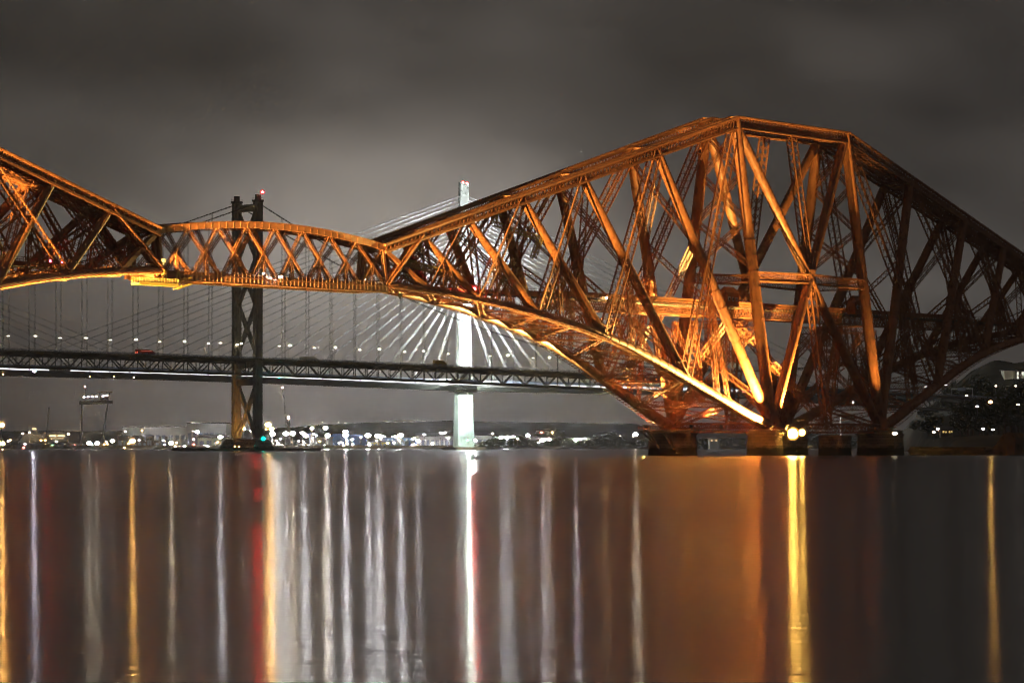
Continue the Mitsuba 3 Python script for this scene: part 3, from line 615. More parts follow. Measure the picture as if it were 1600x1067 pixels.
vehicle('car', 'low pale car on the suspension bridge, second vehicle right of the tower', 'car', 543, 7, 7, 2.0, 1.7, 'white_paint')
vehicle('box_van', 'yellowish box van on the suspension bridge left of the white pylon', 'van', 687, 7, 9, 2.6, 4.2, 'yellow_paint', box=True)

# ------------------------------------------------------------------ the cable-stayed bridge furthest back
QB = thing('cable_stayed_bridge', 'cable-stayed bridge with a floodlit white concrete pylon and fans of white cables', 'bridge')
BE = math.radians(30); QE = math.cos(BE) * RT + math.sin(BE) * FW; QN = math.sin(BE) * RT - math.cos(BE) * FW
QO = at(724.5, 3232, 0.0)
def Q(s, w, z): return QO + QE * s + QN * w + UP * (z - QO[2])
pts = [z_of(u, v, QO, QE) for u, v in ((-500, 562), (0, 578), (386, 589), (724.5, 602), (945, 607), (1290, 618), (1450, 624))]
QZ = CubicSpline([a for a, _ in pts], [b for _, b in pts]); q0, q1 = pts[0][0], pts[-1][0]
QS = np.arange(q0, q1, 16.2)
def qsec(s, prof): return [Q(s, w, float(QZ(s)) + z) for w, z in prof]
prof = [(-20, 0), (-19.6, -1.2), (-7, -4.4), (7, -4.4), (19.6, -1.2), (20, 0), (20, .6), (-20, .6)]
m = MB(); vs = np.array([qsec(s, prof) for s in QS]).reshape(-1, 3); n = len(prof); f = []
for i in range(len(QS) - 1):
    for j in range(n): k = (j + 1) % n; f += [[i * n + j, i * n + n + j, i * n + n + k], [i * n + j, i * n + n + k, i * n + k]]
obj('box_deck', MB().add(vs, f), 'dark_steel', QB)
for w in (19.6, -19.6):
    P = np.array([Q(s, w, float(QZ(s)) + .6) for s in QS]); obj('wind_barrier', MB().bars(P[:-1] + UP * 2.3, P[1:] + UP * 2.3, .12, 2.0).bars(P, P + UP * 3.4, .25, .25), 'grey_paint', QB)
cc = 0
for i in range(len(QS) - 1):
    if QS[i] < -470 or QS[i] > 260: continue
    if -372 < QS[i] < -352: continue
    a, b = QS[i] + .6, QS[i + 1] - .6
    obj('light_strip', MB().bars(Q(a, 20.25, float(QZ(a)) + .75), Q(b, 20.25, float(QZ(b)) + .75), .25, 1.7), 'lens', QB, emit=V(.92, .95, 1) * 1.9, weight=.01)  # added glowing strip standing in for the light trails of traffic
# pylon: four-sided, chamfered, tapering
def ring(z, ls, lw, ch=.5):
    pr = [(-ls / 2, -lw / 2 + ch), (-ls / 2 + ch, -lw / 2), (ls / 2 - ch, -lw / 2), (ls / 2, -lw / 2 + ch), (ls / 2, lw / 2 - ch), (ls / 2 - ch, lw / 2), (-ls / 2 + ch, lw / 2), (-ls / 2, lw / 2 - ch)]
    return [Q(a, b, z) for a, b in pr]
zs = [-8, 0, 20, 44, 52, 80, 120, 160, 207.2]; lsz = [15.6, 15.2, 14.2, 13.0, 11.9, 11.0, 9.8, 8.7, 7.9]; lws = [9.2, 8.8, 8.0, 7.0, 6.6, 5.8, 5.0, 4.4, 4.0]
m = MB(); zz = [];
for a, b in zip(zs[:-1], zs[1:]): zz += list(np.arange(a, b, 4.0))
zz.append(zs[-1]); vs, f = [], []
for z in zz: vs += ring(z, np.interp(z, zs, lsz), np.interp(z, zs, lws)); vs += ring(z + .12, np.interp(z, zs, lsz) - .12, np.interp(z, zs, lws) - .12)
for i in range(2 * len(zz) - 1):
    for j in range(8): k = (j + 1) % 8; f += [[i * 8 + j, i * 8 + k, i * 8 + 8 + k], [i * 8 + j, i * 8 + 8 + k, i * 8 + 8 + j]]
e = len(vs) - 8; f += [[e, e + j, e + j + 1] for j in range(1, 7)]
obj('pylon', MB().add(vs, f), 'concrete', QB)
obj('pylon_base', MB().bars(Q(-13, 0, -2.2), Q(13, 0, -2.2), 24, 2.6), 'rock', QB)
obj('cross_beam', MB().bars(Q(0, 9, float(QZ(0)) - 4.9), Q(0, -9, float(QZ(0)) - 4.9), 17, .8, up=UP), 'dark_steel', QB)
for sg in (-1, 1):
    for i in range(24):
        sd = sg * (30 + 16.2 * i); zt = 118 + 78.5 * (i / 23) ** .82
        for w in (-1.5, 1.5):
            a, b = Q(sd, w, float(QZ(sd)) + .8), Q(sg * 3.2, w * .8, zt)
            obj('stay_cable', MB().tube([a, b], .19, 6), 'white_cable', QB, smooth=True)
for i in range(15):                                                     # stays of the next pylon, out of view on the left, that cross over
    sd = -650 + 30 + 16.2 * (9 + i); zt = 118 + 78.5 * ((9 + i) / 23) ** .82
    for w in (-1.5, 1.5): obj('stay_cable', MB().tube([Q(sd, w, float(QZ(sd)) + .8), Q(-647, w * .8, zt)], .15, 6), 'white_cable', QB)
zd = float(QZ(0)); WH = V(.93, 1.0, .97)
for lab, s_, w_, z_, pw, wt, col in (('above', -9, 33, zd + 8, 36000, 7, WH), ('below', -12, 30, zd - 9, 17000, 5, V(.82, 1, .88))):
    k = thing('floodlight_cluster', f'white floodlight cluster just {lab} the deck on an added long arm lighting the white pylon', 'floodlight'); p = Q(s_, w_, z_); q = Q(s_, 20.6, zd + (1 if lab == 'above' else -1))
    obj('bracket', MB().bars(q, p - RN * 0 - norm(p - q) * .8, .4, .4), 'lamp_case', k); obj('head', MB().bars(p - norm(p - q) * 1.6, p - norm(p - q) * .8, 1.6, 1.2), 'lamp_case', k)  # made-up long arm, holds the lamp out to spread light on the pylon
    scene[k + '__lamp'] = {'type': 'point', 'position': p.tolist(), 'intensity': {'type': 'rgb', 'value': (col * pw * K).tolist()}, 'sampling_weight': float(wt)}
for sg, lab in ((-1, 'left'), (1, 'right')): fl(tuple(Q(sg * 34, 24, zd + 2)), tuple(Q(sg * 52, 0, 165)), 42000, 44, f'white floodlight on the deck aimed at the {lab} stay cables', weight=6, rgb=WH)
fl(tuple(Q(3, 27, zd + 2)), tuple(Q(1, 1, 170)), 420000, 36, 'white floodlight on the deck edge aimed up at the pylon top', weight=9, rgb=WH)
for i, (u, v) in enumerate(((723.3, 284.3), (729.5, 286))):
    p = at(u, 3228, v=v); bulb('aircraft_beacon', ['red beacon on top of the white pylon, left of two', 'red beacon on top of the white pylon, right of two'][i], 'beacon', p, .6, (1, .12, .1), 200, .5, face=TOC(p), globe=2.2)
p = at(730.6, 3222, v=687.6); bulb('navigation_light', 'green navigation light low on the white pylon', 'light', p, .5, (.05, 1, .7), 160, .6, face=TOC(p))
p = at(53.8, 2990, v=580.8); bulb('deck_lamp', 'lilac white lamp shining from the side of the far bridge deck at left', 'lamp', p, .7, (.86, .82, 1), 1200, 1.5, face=TOC(p))
for i, (u, v, e) in enumerate(((5, 584.6, 30), (140, 588.4, 14), (178, 588.7, 14), (209, 589.5, 30))):
    p = at(u, 3020, v=v); bulb('soffit_lamp', f'amber lamp under the far bridge deck, {ordn(i)} from the left', 'lamp', p, .45, (1, .62, .2), e, .1, 'amber lamps under the far deck')

# ------------------------------------------------------------------ far shore
def L2(u, dep, z): return at(u, dep, z)
def terrain(name, u0, u1, d0, d1, nu, nd, hf, m='land'):
    us, ds = np.linspace(u0, u1, nu), np.linspace(d0, d1, nd); v = []
    for j, d in enumerate(ds):
        for i, u in enumerate(us):
            p = at(u, d, 0); p[2] = hf(u, d, p, i, j, nu, nd); v.append(p)
    a = np.arange(nu * nd).reshape(nd, nu); A, B, C, D = a[:-1, :-1].ravel(), a[:-1, 1:].ravel(), a[1:, 1:].ravel(), a[1:, :-1].ravel()
    return struct(name, (np.array(v), np.vstack([np.stack([A, B, C], 1), np.stack([A, C, D], 1)])), m, smooth=True)
def hf(u, d, p, i, j, nu, nd):
    n = float(meshkit.fbm(p[None] / 260, 3, 2)[0]); z = .3
    hill = max(0, (d - 5600) / 1500.0); pk = 20 + 30 * math.exp(-((u - 640) / 240.0) ** 2) + 22 * math.exp(-((u - 960) / 160.0) ** 2) + 6 * math.exp(-((u - 100) / 200.0) ** 2)
    return z + hill * pk * (.7 + .6 * n) if d < 7100 else -4
terrain('far_shore', -500, 2000, 4340, 7300, 180, 26, hf)
k = thing('quay_wall', 'long dark quay wall along the water under the dockyard lights', 'wall')
for i in range(40):
    a, b = at(-400 + i * 50, 4338, 0), at(-350.4 + i * 50, 4338, 0); t_ = .55 + .5 * RNG.random(); a[2] = b[2] = (t_ - 5) / 2; obj('wall_panel', MB().bars(a, b, 8, t_ + 5), 'rock', k)

# lamps of the dockyard and town: column, row, size class, colour
WHT, WRM, ORG, GRN, REDC = V(1, .98, .96), V(1, .84, .58), V(1, .50, .12), V(.15, 1, .45), V(1, .12, .10)
BIGL = [(2.5, 664, ORG, 1.0), (3.2, 693, ORG, .9), (139.5, 692.3, WRM, .5), (152, 692.3, WRM, .45), (176, 688.5, WRM, .35), (207, 689, ORG, 1.25), (267.5, 692, WRM, .5), (308.5, 674.5, WHT, .28), (344.5, 682.5, WHT, .55),
        (380, 669.5, WRM, .35), (394, 673, WHT, .25), (419, 663.5, ORG, 1.2), (424.3, 670, ORG, .4), (426, 677.5, WRM, .9), (446.5, 677.5, WHT, 1.0), (457.5, 677, WRM, .8), (472.5, 676, WHT, .45), (478, 680.5, WHT, .75), (487.5, 669, WRM, .35), (508.5, 668.5, WRM, .5), (511.8, 680, WHT, 1.3),
        (539.8, 674.5, WHT, .5), (540.2, 680, WHT, .9), (575, 680, WHT, 1.0), (590.5, 681, WHT, 1.2), (594.5, 681.5, WHT, .8), (617.5, 682, WHT, .4), (626, 680, WHT, 1.15), (653.5, 688.5, WHT, .45), (784, 683.5, WHT, .55), (792.3, 683.5, WHT, .55), (802, 683, WHT, .5), (848, 687.5, WHT, .55), (857.5, 686.7, WHT, .5), (873.5, 687.5, WHT, .5), (899.5, 687.5, WHT, .6), (824.5, 680, WHT, .3), (772, 687.5, WHT, .25), (742, 688, WHT, .25), (993, 678.5, WRM, .5)]
SMALL = [(13, 689, WHT), (36, 677, WRM), (46.5, 675.5, WRM), (107, 678, WRM), (37, 699, REDC), (82, 695.5, GRN), (166, 690, WRM), (196, 674, WHT), (217.5, 687.5, WHT), (201, 693, ORG), (194.5, 699.4, ORG), (222, 672.5, ORG), (257.5, 695, WHT), (276, 691.5, ORG), (274, 697, WRM), (281.5, 697, WHT), (288.5, 697, WHT), (295.5, 697, WHT), (287, 699, GRN), (303, 686, WHT), (303, 694, REDC), (309, 697, WRM), (317, 697, WHT), (325, 697, WHT), (332, 697, WHT),
         (416, 670.5, ORG), (432, 688, WRM), (436, 694, WRM), (467, 689, WHT), (490, 678, WRM), (495, 680, WHT), (530.5, 696, WRM), (537, 696, WHT), (543, 693.5, WHT), (551, 686, WHT), (564, 683, WHT), (577, 693, WRM), (601, 682, WHT), (614, 682, WHT), (644.5, 695, WHT), (663, 678.5, WHT), (688.5, 676, WHT), (692, 677.5, WHT), (695.5, 675.5, WHT), (770, 677, WRM), (808, 690, WHT), (833, 690, WHT), (846, 675.5, REDC), (863, 675.5, ORG)]
SMALL += [(430 + RNG.random() * 290, 684 + RNG.random() * 13, [WHT, WHT, WRM, WRM, ORG][int(RNG.integers(0, 5))]) for _ in range(34)] + [(775 + RNG.random() * 150, 684 + RNG.random() * 7, [WHT, WRM][int(RNG.integers(0, 2))]) for _ in range(12)] + [(RNG.random() * 350, 687 + RNG.random() * 11, [WRM, ORG, WHT][int(RNG.integers(0, 3))]) for _ in range(14)]  # extra lamps added at random to fill out the band of shore lights
HILL = [(504, 660), (529, 660), (539.5, 660.5), (587.5, 662), (606, 659), (610, 660), (618, 659), (617, 662), (631.5, 659), (640, 660), (642.3, 659), (649, 659), (657.5, 661), (660, 659.5), (662, 658.5), (669, 662), (675, 660), (673.5, 663), (681.5, 660), (700, 661), (746.5, 668.5), (750, 671), (752.2, 675), (757, 677),
        (918, 683), (921.5, 686), (922, 689), (926, 689), (928.5, 689), (942, 689), (951, 689), (956, 689), (965.5, 689), (970.5, 689), (975, 689), (969, 681), (934.5, 663.5), (931, 671), (952, 670.5), (956.5, 669), (967, 668), (980, 667), (998, 666), (989, 682)]
SEEN = {}
def where(kind, u):
    """Which stretch of the shore a lamp stands on, and its turn there from the left."""
    a = 'left of the suspension tower' if u < 352 else 'between the two towers' if u < 712 else 'right of the pylon'; SEEN[kind, a] = i = SEEN.get((kind, a), -1) + 1; return a, ordn(i)
EBIG = .0036
BIGL.sort(key=lambda a: a[0]); SMALL.sort(key=lambda a: a[0]); HILL.sort()
def cname(c): return {id(WHT): 'white', id(WRM): 'warm white', id(ORG): 'orange', id(GRN): 'green', id(REDC): 'red'}[id(c)]
for i, (u, v, c, e) in enumerate(BIGL):
    d = 4360 + 40 * math.sin(i * 2.3); p = at(u, d, v=v); e = e if e > .4 or c is ORG else e * .45; r = 1.25 + .8 * min(e, 1); area = math.pi * r * r * 1.04
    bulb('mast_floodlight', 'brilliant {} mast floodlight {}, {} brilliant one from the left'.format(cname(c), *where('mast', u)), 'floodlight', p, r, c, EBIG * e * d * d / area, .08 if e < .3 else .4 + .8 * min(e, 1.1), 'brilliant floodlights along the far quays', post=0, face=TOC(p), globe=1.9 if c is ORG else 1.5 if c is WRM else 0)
for i, (u, v, c) in enumerate(SMALL):
    d = 4370 + 50 * math.sin(i * 1.7); p = at(u, d, v=v); r = .95; area = math.pi * r * r * 1.04
    bulb('quay_lamp', 'small {} waterfront lamp {}, {} from the left'.format(cname(c), *where('quay', u)), 'lamp', p, r, c, 24 if c is not GRN else 10, .04, 'small lamps along the far waterfront', post=0, face=TOC(p))
for i, (u, v) in enumerate(HILL):
    d = 6900 if v < 676 else 5300; p = at(u, d, v=v); c = ORG if 665 < u < 676 or 920 < u < 924 else WRM if u < 700 or u > 900 else WHT
    bulb('hill_street_lamp', 'tiny {} street light on the far slope {}, {} one'.format(cname(c), *where('hill', u)), 'street lamp', p, .95, c, 6, .03, 'tiny street lights on the far slopes', post=p[2] - 9, face=TOC(p))

# dockyard buildings and plant
def shed(name, label, cat, u0, u1, d, v_eave, wall, roof='dark_cladding', depth=60, rise=1.5, vb=701.0, bays=6, windows=0, lit=None, curved=False):
    k = thing(name, label, cat); a, b = at(u0, d, 0), at(u1, d, 0); zt = at(u0, d, v=v_eave)[2]; zb = -1.0; L = np.linalg.norm(b - a)
    mid = (a + b) / 2 + FW * depth / 2; mid[2] = (zt + zb) / 2; ax = norm((b - a) * V(1, 1, 0)); obj('wall', MB().box(mid, L / 2, depth / 2, (zt - zb) / 2, ax), wall, k)
    if curved:
        m = MB(); g = np.linspace(0, math.pi, 13); P = [mid + ax * math.cos(t) * (L / 2 + .4) + UP * ((zt - zb) / 2 + math.sin(t) * rise) for t in g]
        for P0, P1 in zip(P[:-1], P[1:]): m.bars((P0 + P1) / 2 - FW * (depth / 2 + .5), (P0 + P1) / 2 + FW * (depth / 2 + .5), np.linalg.norm(P1 - P0) * 1.1, .5, up=np.cross(norm(P1 - P0), FW))
        m.hull([p + FW * y for p in P for y in (-depth / 2, depth / 2)]); obj('roof', m, roof, k)
    else:
        z = (zt - zb) / 2
        obj('roof', MB().hull([mid + ax * s * (L / 2 + .8) + FW * y * (depth / 2 + .8) + UP * (z + h) for s in (-1, 1) for y, h in ((-1, .02), (1, .02), (-1, .6), (1, .6), (0, rise))]), roof, k)
    n = max(2, int(L / 6)); xs = np.linspace(0, 1, n + 1)[:, None]; P = a + (b - a) * xs; P[:, 2] = 0; P = P - FW * .12
    obj('wall_rib', MB().bars(P + UP * zb, P + UP * (zt - .3), .35, .3, up=FW), wall, k)
    for i in range(bays):
        c = a + (b - a) * ((i + .5) / bays) - FW * .1; hgt = (zt - zb) * .55; c[2] = zb + 1.2 + hgt / 2
        obj('door', MB().bars(c - ax * min(3.2, L / bays * .33), c + ax * min(3.2, L / bays * .33), .2, hgt), 'grey_paint', k)
    for i in range(windows):
        c = a + (b - a) * ((i + .5) / windows) - FW * .14; c[2] = zb + (zt - zb) * .78
        obj('window', MB().bars(c - ax * min(1.4, L / windows * .3), c + ax * min(1.4, L / windows * .3), .16, 1.6), 'lens' if lit is not None else 'glass_dark', k, **({'emit': lit, 'weight': .04} if lit is not None else {}))
    return k
shed('assembly_hall', 'long low pale assembly hall behind the dark brick sheds at left', 'hall', 192, 291.5, 4700, 667.5, 'pale_cladding', depth=90, bays=10)
shed('assembly_hall', 'tall pale assembly hall with vertical ribs left of the suspension tower', 'hall', 292, 353, 4690, 661.5, 'pale_cladding', depth=90, bays=7)
shed('quay_shed', 'greenish floodlit quay shed left of the suspension tower foot', 'shed', 310, 355, 4440, 684, 'green_cladding', depth=26, rise=3.5, bays=4)
shed('brick_shed', 'dark brick shed with a curved roof beside the biggest orange light', 'shed', 199.5, 222, 4480, 688, 'brick', depth=30, rise=5.6, bays=3, curved=True)
shed('brick_shed', 'dark brick shed at the left end of the brick row', 'shed', 184, 199, 4485, 682.5, 'brick', depth=30, bays=2)
shed('brick_tower_block', 'dark square brick block between low sheds', 'building', 228.5, 238.5, 4470, 682, 'brick', depth=16, bays=1, windows=2)
shed('brick_shed', 'low dark brick shed with two chimneys at the right end of the brick row', 'shed', 222.5, 262, 4490, 690, 'brick', depth=24, bays=4)
for i, (u, v) in enumerate(((250, 682), (260, 682.5))):
    c = at(u, 4462, 0); zt = at(u, 4462, v=v)[2]; k = thing('chimney', f'square dark brick chimney above the low shed, {["left", "right"][i]} one of two', 'chimney'); obj('stack', MB().box(V(c[0], c[1], zt / 2), 1.2, 1.2, zt / 2, RT), 'brick', k); obj('cap', MB().box(V(c[0], c[1], zt + .2), 1.5, 1.5, .3, RT), 'brick', k)
shed('quay_wall_shed', 'long low orange-lit wall on the quay behind the ferry', 'shed', 85, 152, 4420, 694.5, 'orange_lamplight', depth=12, bays=8)
shed('blue_store', 'blue store building in the middle of the dockyard', 'shed', 592, 650, 4520, 684, 'blue_paint', depth=40, bays=6, windows=10, lit=V(.6, .75, 1) * 1.2)
shed('pipe_store', 'yellow low store building left of the round tank', 'shed', 579, 610, 4400, 691.5, 'yellow_paint', depth=14, bays=5)
shed('container_shed', 'small yellow shed by the grey stack', 'shed', 464, 480, 4400, 694, 'yellow_paint', depth=10, bays=2)
shed('cream_shed', 'cream floodlit shed left of the blue drums', 'shed', 494, 524, 4500, 684, 'green_cladding', depth=22, bays=4)
shed('warehouse', 'large pale warehouse with a dark roof left of the white pylon', 'warehouse', 650, 709, 4600, 681.5, 'pale_cladding', depth=70, rise=4, bays=8)
shed('warehouse', 'large bluish white warehouse with a dark roof right of the white pylon', 'warehouse', 740, 768, 4560, 680.5, 'pale_cladding', depth=70, rise=4, bays=4)
shed('warehouse', 'long low white warehouse behind the scrub right of the white pylon', 'warehouse', 769, 842, 4580, 683, 'pale_cladding', depth=50, bays=9)
shed('warehouse', 'long low cream warehouse behind the scrub, furthest right', 'warehouse', 843, 918, 4600, 684, 'green_cladding', depth=50, bays=9)
for i in range(5):
    u, v, r, mm = [(514, 692, 7, 'grey_paint'), (528, 689.5, 8.5, 'blue_paint'), (538, 690, 8, 'blue_paint'), (549, 690, 8, 'blue_paint'), (559, 690, 8, 'blue_paint')][i]
    c = at(u, 4440, v=v); k = thing('cable_drum', ['grey cable drum leftmost on the quay', 'large bright blue cable drum, second from the left', 'blue cable drum in the middle of five', 'blue cable drum, second from the right', 'blue cable drum, furthest right'][i], 'drum', 'huge cable drums on the quay')
    ax = norm(RT * .45 - FW * .9); obj('barrel', MB().tube([c - ax * 5, c + ax * 5], r * .72, 20), 'grey_paint', k)
    for e in (-1, 1): obj('flange', MB().tube([c + ax * (5 * e - .5), c + ax * (5 * e + .5)], r, 24), mm, k)
    obj('cradle', MB().box(V(c[0], c[1], (c[2] - r) / 2 - .2), r * .8, 4, max(.3, (c[2] - r) / 2 + 1), ax), 'dark_steel', k)
c = at(626.3, 4400, v=691.5); k = thing('storage_sphere', 'grey spherical storage tank under a brilliant white floodlight', 'tank'); s = trimesh.creation.icosphere(3, 4.6); obj('shell', (s.vertices + c, s.faces), 'grey_paint', k, smooth=True)
for a in range(6):
    t = a * math.pi / 3; q = c + (RT * math.cos(t) + FW * math.sin(t)) * 4.4; obj('leg', MB().bars(V(q[0], q[1], -1), q, .4, .4), 'grey_paint', k)
c = at(451, 4420, 0); zt = at(451, 4420, v=655)[2]; k = thing('flare_stack', 'dark flare stack with a small flame at its tip', 'stack'); obj('stack', MB().lattice(V(c[0], c[1], -1), V(c[0], c[1], zt), 4.2, 4.2, 3.5, .6, .3, w1=2.2, h1=2.2).tube([V(c[0], c[1], -1), V(c[0], c[1], zt)], .9, 8), 'dark_steel', k)
m = MB().lathe(V(c[0], c[1], zt), [(.5, 0), (1.1, .8), (1.0, 1.8), (.5, 3.0), (.1, 4.0)], 10); obj('flame', m, 'lens', k, emit=V(1, .62, .3) * 60, weight=.3)
c = at(489, 4390, 0); k = thing('process_tower', 'grey industrial process tower with platforms left of the blue drums', 'industrial tower'); zt = at(489, 4390, v=676)[2]
obj('frame', MB().lattice(V(c[0], c[1], -1), V(c[0], c[1], zt), 6, 6, 3, .6, .3), 'grey_paint', k)
for z in np.linspace(3, zt, 5): obj('platform', MB().box(V(c[0], c[1], z), 4.0, 4.0, .25, RT), 'grey_paint', k)
for i in range(2): obj('vessel', MB().tube([V(*(c + RT * (i * 3 - 1.5)))* V(1, 1, 0) + UP * 1, V(*(c + RT * (i * 3 - 1.5))) * V(1, 1, 0) + UP * (zt - 2)], 1.1, 10), 'white_paint', k)

for i, (u, d, z, tu, td, tz, pw, lab) in enumerate(((265, 4640, 8, 250, 4702, 14, 22000, 'before the long pale assembly hall'), (330, 4640, 8, 322, 4692, 14, 20000, 'before the tall pale assembly hall'), (340, 4415, 9, 330, 4442, 6, 6000, 'before the greenish quay shed'),
        (680, 4570, 8, 682, 4602, 8, 16000, 'before the large dark-roofed warehouse'), (753, 4530, 8, 754, 4562, 8, 15000, 'before the bluish white warehouse'), (805, 4540, 7, 806, 4582, 6, 24000, 'before the long low white warehouse'), (880, 4560, 7, 880, 4602, 6, 20000, 'before the long low cream warehouse'), (535, 4395, 8, 537, 4442, 6, 12000, 'before the blue cable drums'))):
    fl(tuple(at(u, d, z)), tuple(at(tu, td, tz)), pw, 66, f'small added yard floodlight {lab}', weight=.3, rgb=V(1, .98, .92), size=.4)  # unseen lamps added to wash the building fronts with light

# goliath crane
k = thing('gantry_crane', 'huge hazy goliath gantry crane with a row of lights along its beam', 'crane'); D = 5200
def G(u, v, dd=0): return at(u, D + dd, v=v)
m = MB(); m.bars(G(124, 629.5), G(176, 628), 6, 4.5); obj('beam', m, 'grey_steel', k)
obj('leg', MB().bars(G(126.5, 701), G(128.5, 631), 2.2, 2.2, up=FW), 'grey_steel', k)
for o in (-16, 16): obj('leg', MB().bars(G(157 if o < 0 else 161, 701, o), G(168, 631, o * .2), 1.4, 1.4, up=FW), 'grey_steel', k)
obj('trolley', MB().bars(G(157, 622), G(170, 622), 6, 5), 'dark_steel', k); obj('canopy', MB().bars(G(152, 613), G(175.5, 612.6), 8, 1.2), 'yellow_paint', k); obj('canopy_post', MB().bars([G(156, 617), G(171, 617)], [G(156, 613), G(171, 613)], 1, 1), 'dark_steel', k)
obj('mast', MB().bars(G(133, 625), G(133, 605), .8, .8), 'dark_steel', k)
for i, (u, v, c, e) in enumerate(((131.3, 620.3, WHT, 1), (137.5, 620, WHT, .4), (144, 619.6, WHT, .6), (150.3, 619.4, WHT, .6), (161.5, 618.8, V(.85, .75, 1), .5), (167, 617.8, V(.85, .75, 1), .6))):
    p = at(u, D - 12, v=v); bulb('crane_lamp', f'small {"lilac" if i > 3 else "white"} lamp on the goliath crane beam, {ordn(i)} from the left', 'lamp', p, 1.0, c, 90 * e, .06, 'lamps on the goliath crane', face=TOC(p))
p = at(133, D - 4, v=604.3); bulb('crane_beacon', 'red beacon on the mast of the goliath crane', 'beacon', p, .9, (1, .35, .25), 50, .06, face=TOC(p))
# slim jib crane
k = thing('jib_crane', 'slim hazy jib crane right of the suspension tower with a red light on its tip', 'crane'); obj('mast', MB().lattice(at(449, 4700, 0), at(447, 4700, v=655), 1.6, 1.6, 2, .3, .2), 'grey_steel', k); obj('jib', MB().lattice(at(447, 4700, v=655), at(441.6, 4700, v=607), 1.2, 1.2, 2, .25, .15), 'grey_steel', k)
p = at(441.5, 4698, v=605.5); bulb('crane_beacon', 'tiny red beacon on the tip of the slim jib crane', 'beacon', p, .8, (1, .4, .3), 40, .06, face=TOC(p))

# ferry at the left quay
k = thing('ferry', 'moored ferry with lit cream superstructure and dark hull at the far left quay', 'ship'); D = 4560
def S(u, y, v=None, z=None): return at(u, D + y, z=z, v=v)
def blk(u0, u1, v0, v1, y, cut=0.0):
    return MB().hull([S(u, o, v=vv) for o in (-y, y) for u, vv in ((u0 + cut, v0), (u1 - cut, v0), (u0, v1), (u1, v1))])
obj('hull', MB().hull([S(u, o * b, v=v) for o in (-1, 1) for u, v, b in ((30, 692, 8), (34, 702, 6), (84, 702, 3), (104, 690.5, 1), (96, 691, 6), (60, 692, 8))]), 'dark_cladding', k)
for i, (u0, u1, v0, v1) in enumerate(((29, 72, 688.5, 692.2), (32, 71, 684.5, 688.4), (35, 70, 681, 684.4), (38, 66, 677.5, 680.9))): obj('deck_house', blk(u0, u1, v0, v1, 7.5 - i * .4, .4), 'white_paint', k)
for i, (u0, u1, v0, v1) in enumerate(((72.5, 103, 686, 690.4), (74, 103.5, 680, 685.9), (73, 103.5, 675.2, 679.9))): obj('bridge_house', blk(u0, u1, v0, v1, 7.5 - i * .4, .3), 'white_paint', k)
obj('funnel', MB().hull([S(u, o, v=v) for o in (-2, 2) for u, v in ((45, 664), (51, 664), (44, 677.5), (60, 677.5), (56, 669))]), 'white_paint', k)
for i, (u0, u1, v) in enumerate(((77, 88, 680.8), (90, 101, 680.8), (40, 64, 679.4), (36, 68, 682.8), (34, 69, 686.6), (50, 57, 670), (78, 100, 685.0))):
    obj('window_band', MB().bars(S(u0, -7.75 + (0 if i not in (5,) else 5.6), v=v), S(u1, -7.75 + (0 if i not in (5,) else 5.6), v=v), .2, [1.5, 1.5, .6, .5, .5, 2, .9][i]), 'lens', k, emit=V(1, .72, .35) * [2.2, 2.2, .35, .3, .25, 1.6, .7][i], weight=.05)
for u, v in ((75, 661), (79, 666)): obj('mast', MB().bars(S(u, 0, v=677), S(u, 0, v=v), .5, .5), 'white_paint', k)
k = thing('harbour_crane', 'tall thin hazy crane boom rising behind the ferry', 'crane'); obj('boom', MB().lattice(at(73, 4900, v=690), at(76.5, 4900, v=636), 1.5, 1.5, 2, .25, .15), 'grey_steel', k); obj('tower', MB().bars(at(73, 4900, z=-1), at(73, 4900, v=688), 3, 3), 'grey_steel', k)
# channel buoy
D = 2950; c = at(117, D, 0); k = thing('channel_buoy', 'dark channel buoy with a red lamp floating at left before the quay', 'buoy'); obj('float', MB().lathe(V(c[0], c[1], WATER - .4), [(1.0, 0), (1.25, .3), (1.25, .9), (.9, 1.1)], 16), 'dark_steel', k)
obj('tower', MB().lathe(V(c[0], c[1], WATER + .6), [(.8, 0), (.5, 2.2), (.55, 2.3), (.5, 3.0)], 8), 'dark_steel', k)
p = V(c[0], c[1], WATER + 4.0); s = trimesh.creation.icosphere(1, .3); obj('lamp', (s.vertices + p, s.faces), 'lens', k, emit=V(1, .25, .2) * 30, weight=.1)
# scrub along the shore
def leafmass(pts, rad, n, size, rng):
    c = pts[rng.integers(0, len(pts), n)] + rng.normal(0, 1, (n, 3)) * rad; d = norm(rng.normal(0, 1, (n, 3))); e = norm(np.cross(d, rng.normal(0, 1, (n, 3)))); sz = size * rng.uniform(.6, 1.4, (n, 1))
    v = np.stack([c - d * sz, c + e * sz * .7, c + d * sz, c - e * sz * .7], 1).reshape(-1, 3); f = (np.arange(n)[:, None, None] * 4 + np.array([[0, 1, 2], [0, 2, 3]])[None]).reshape(-1, 3); return v, f
P = []
for u in np.linspace(742, 1335, 920):
    h = 6.5 * (.5 + float(meshkit.fbm(V(u / 22, 1, 2)[None], 3, 3)[0])) * min(1, (u - 738) / 40)
    for z in np.arange(.2, h, 1.4): P.append(at(u, 4340 + RNG.uniform(-8, 8), z))
v, f = leafmass(np.array(P), V(2.0, 2.0, .9), 60000, .9, RNG); stuff(tag(obj('shore_scrub', (v, f), 'foliage'), 'dark mass of scrub and bushes along the far shore right of the white pylon', 'scrub'))
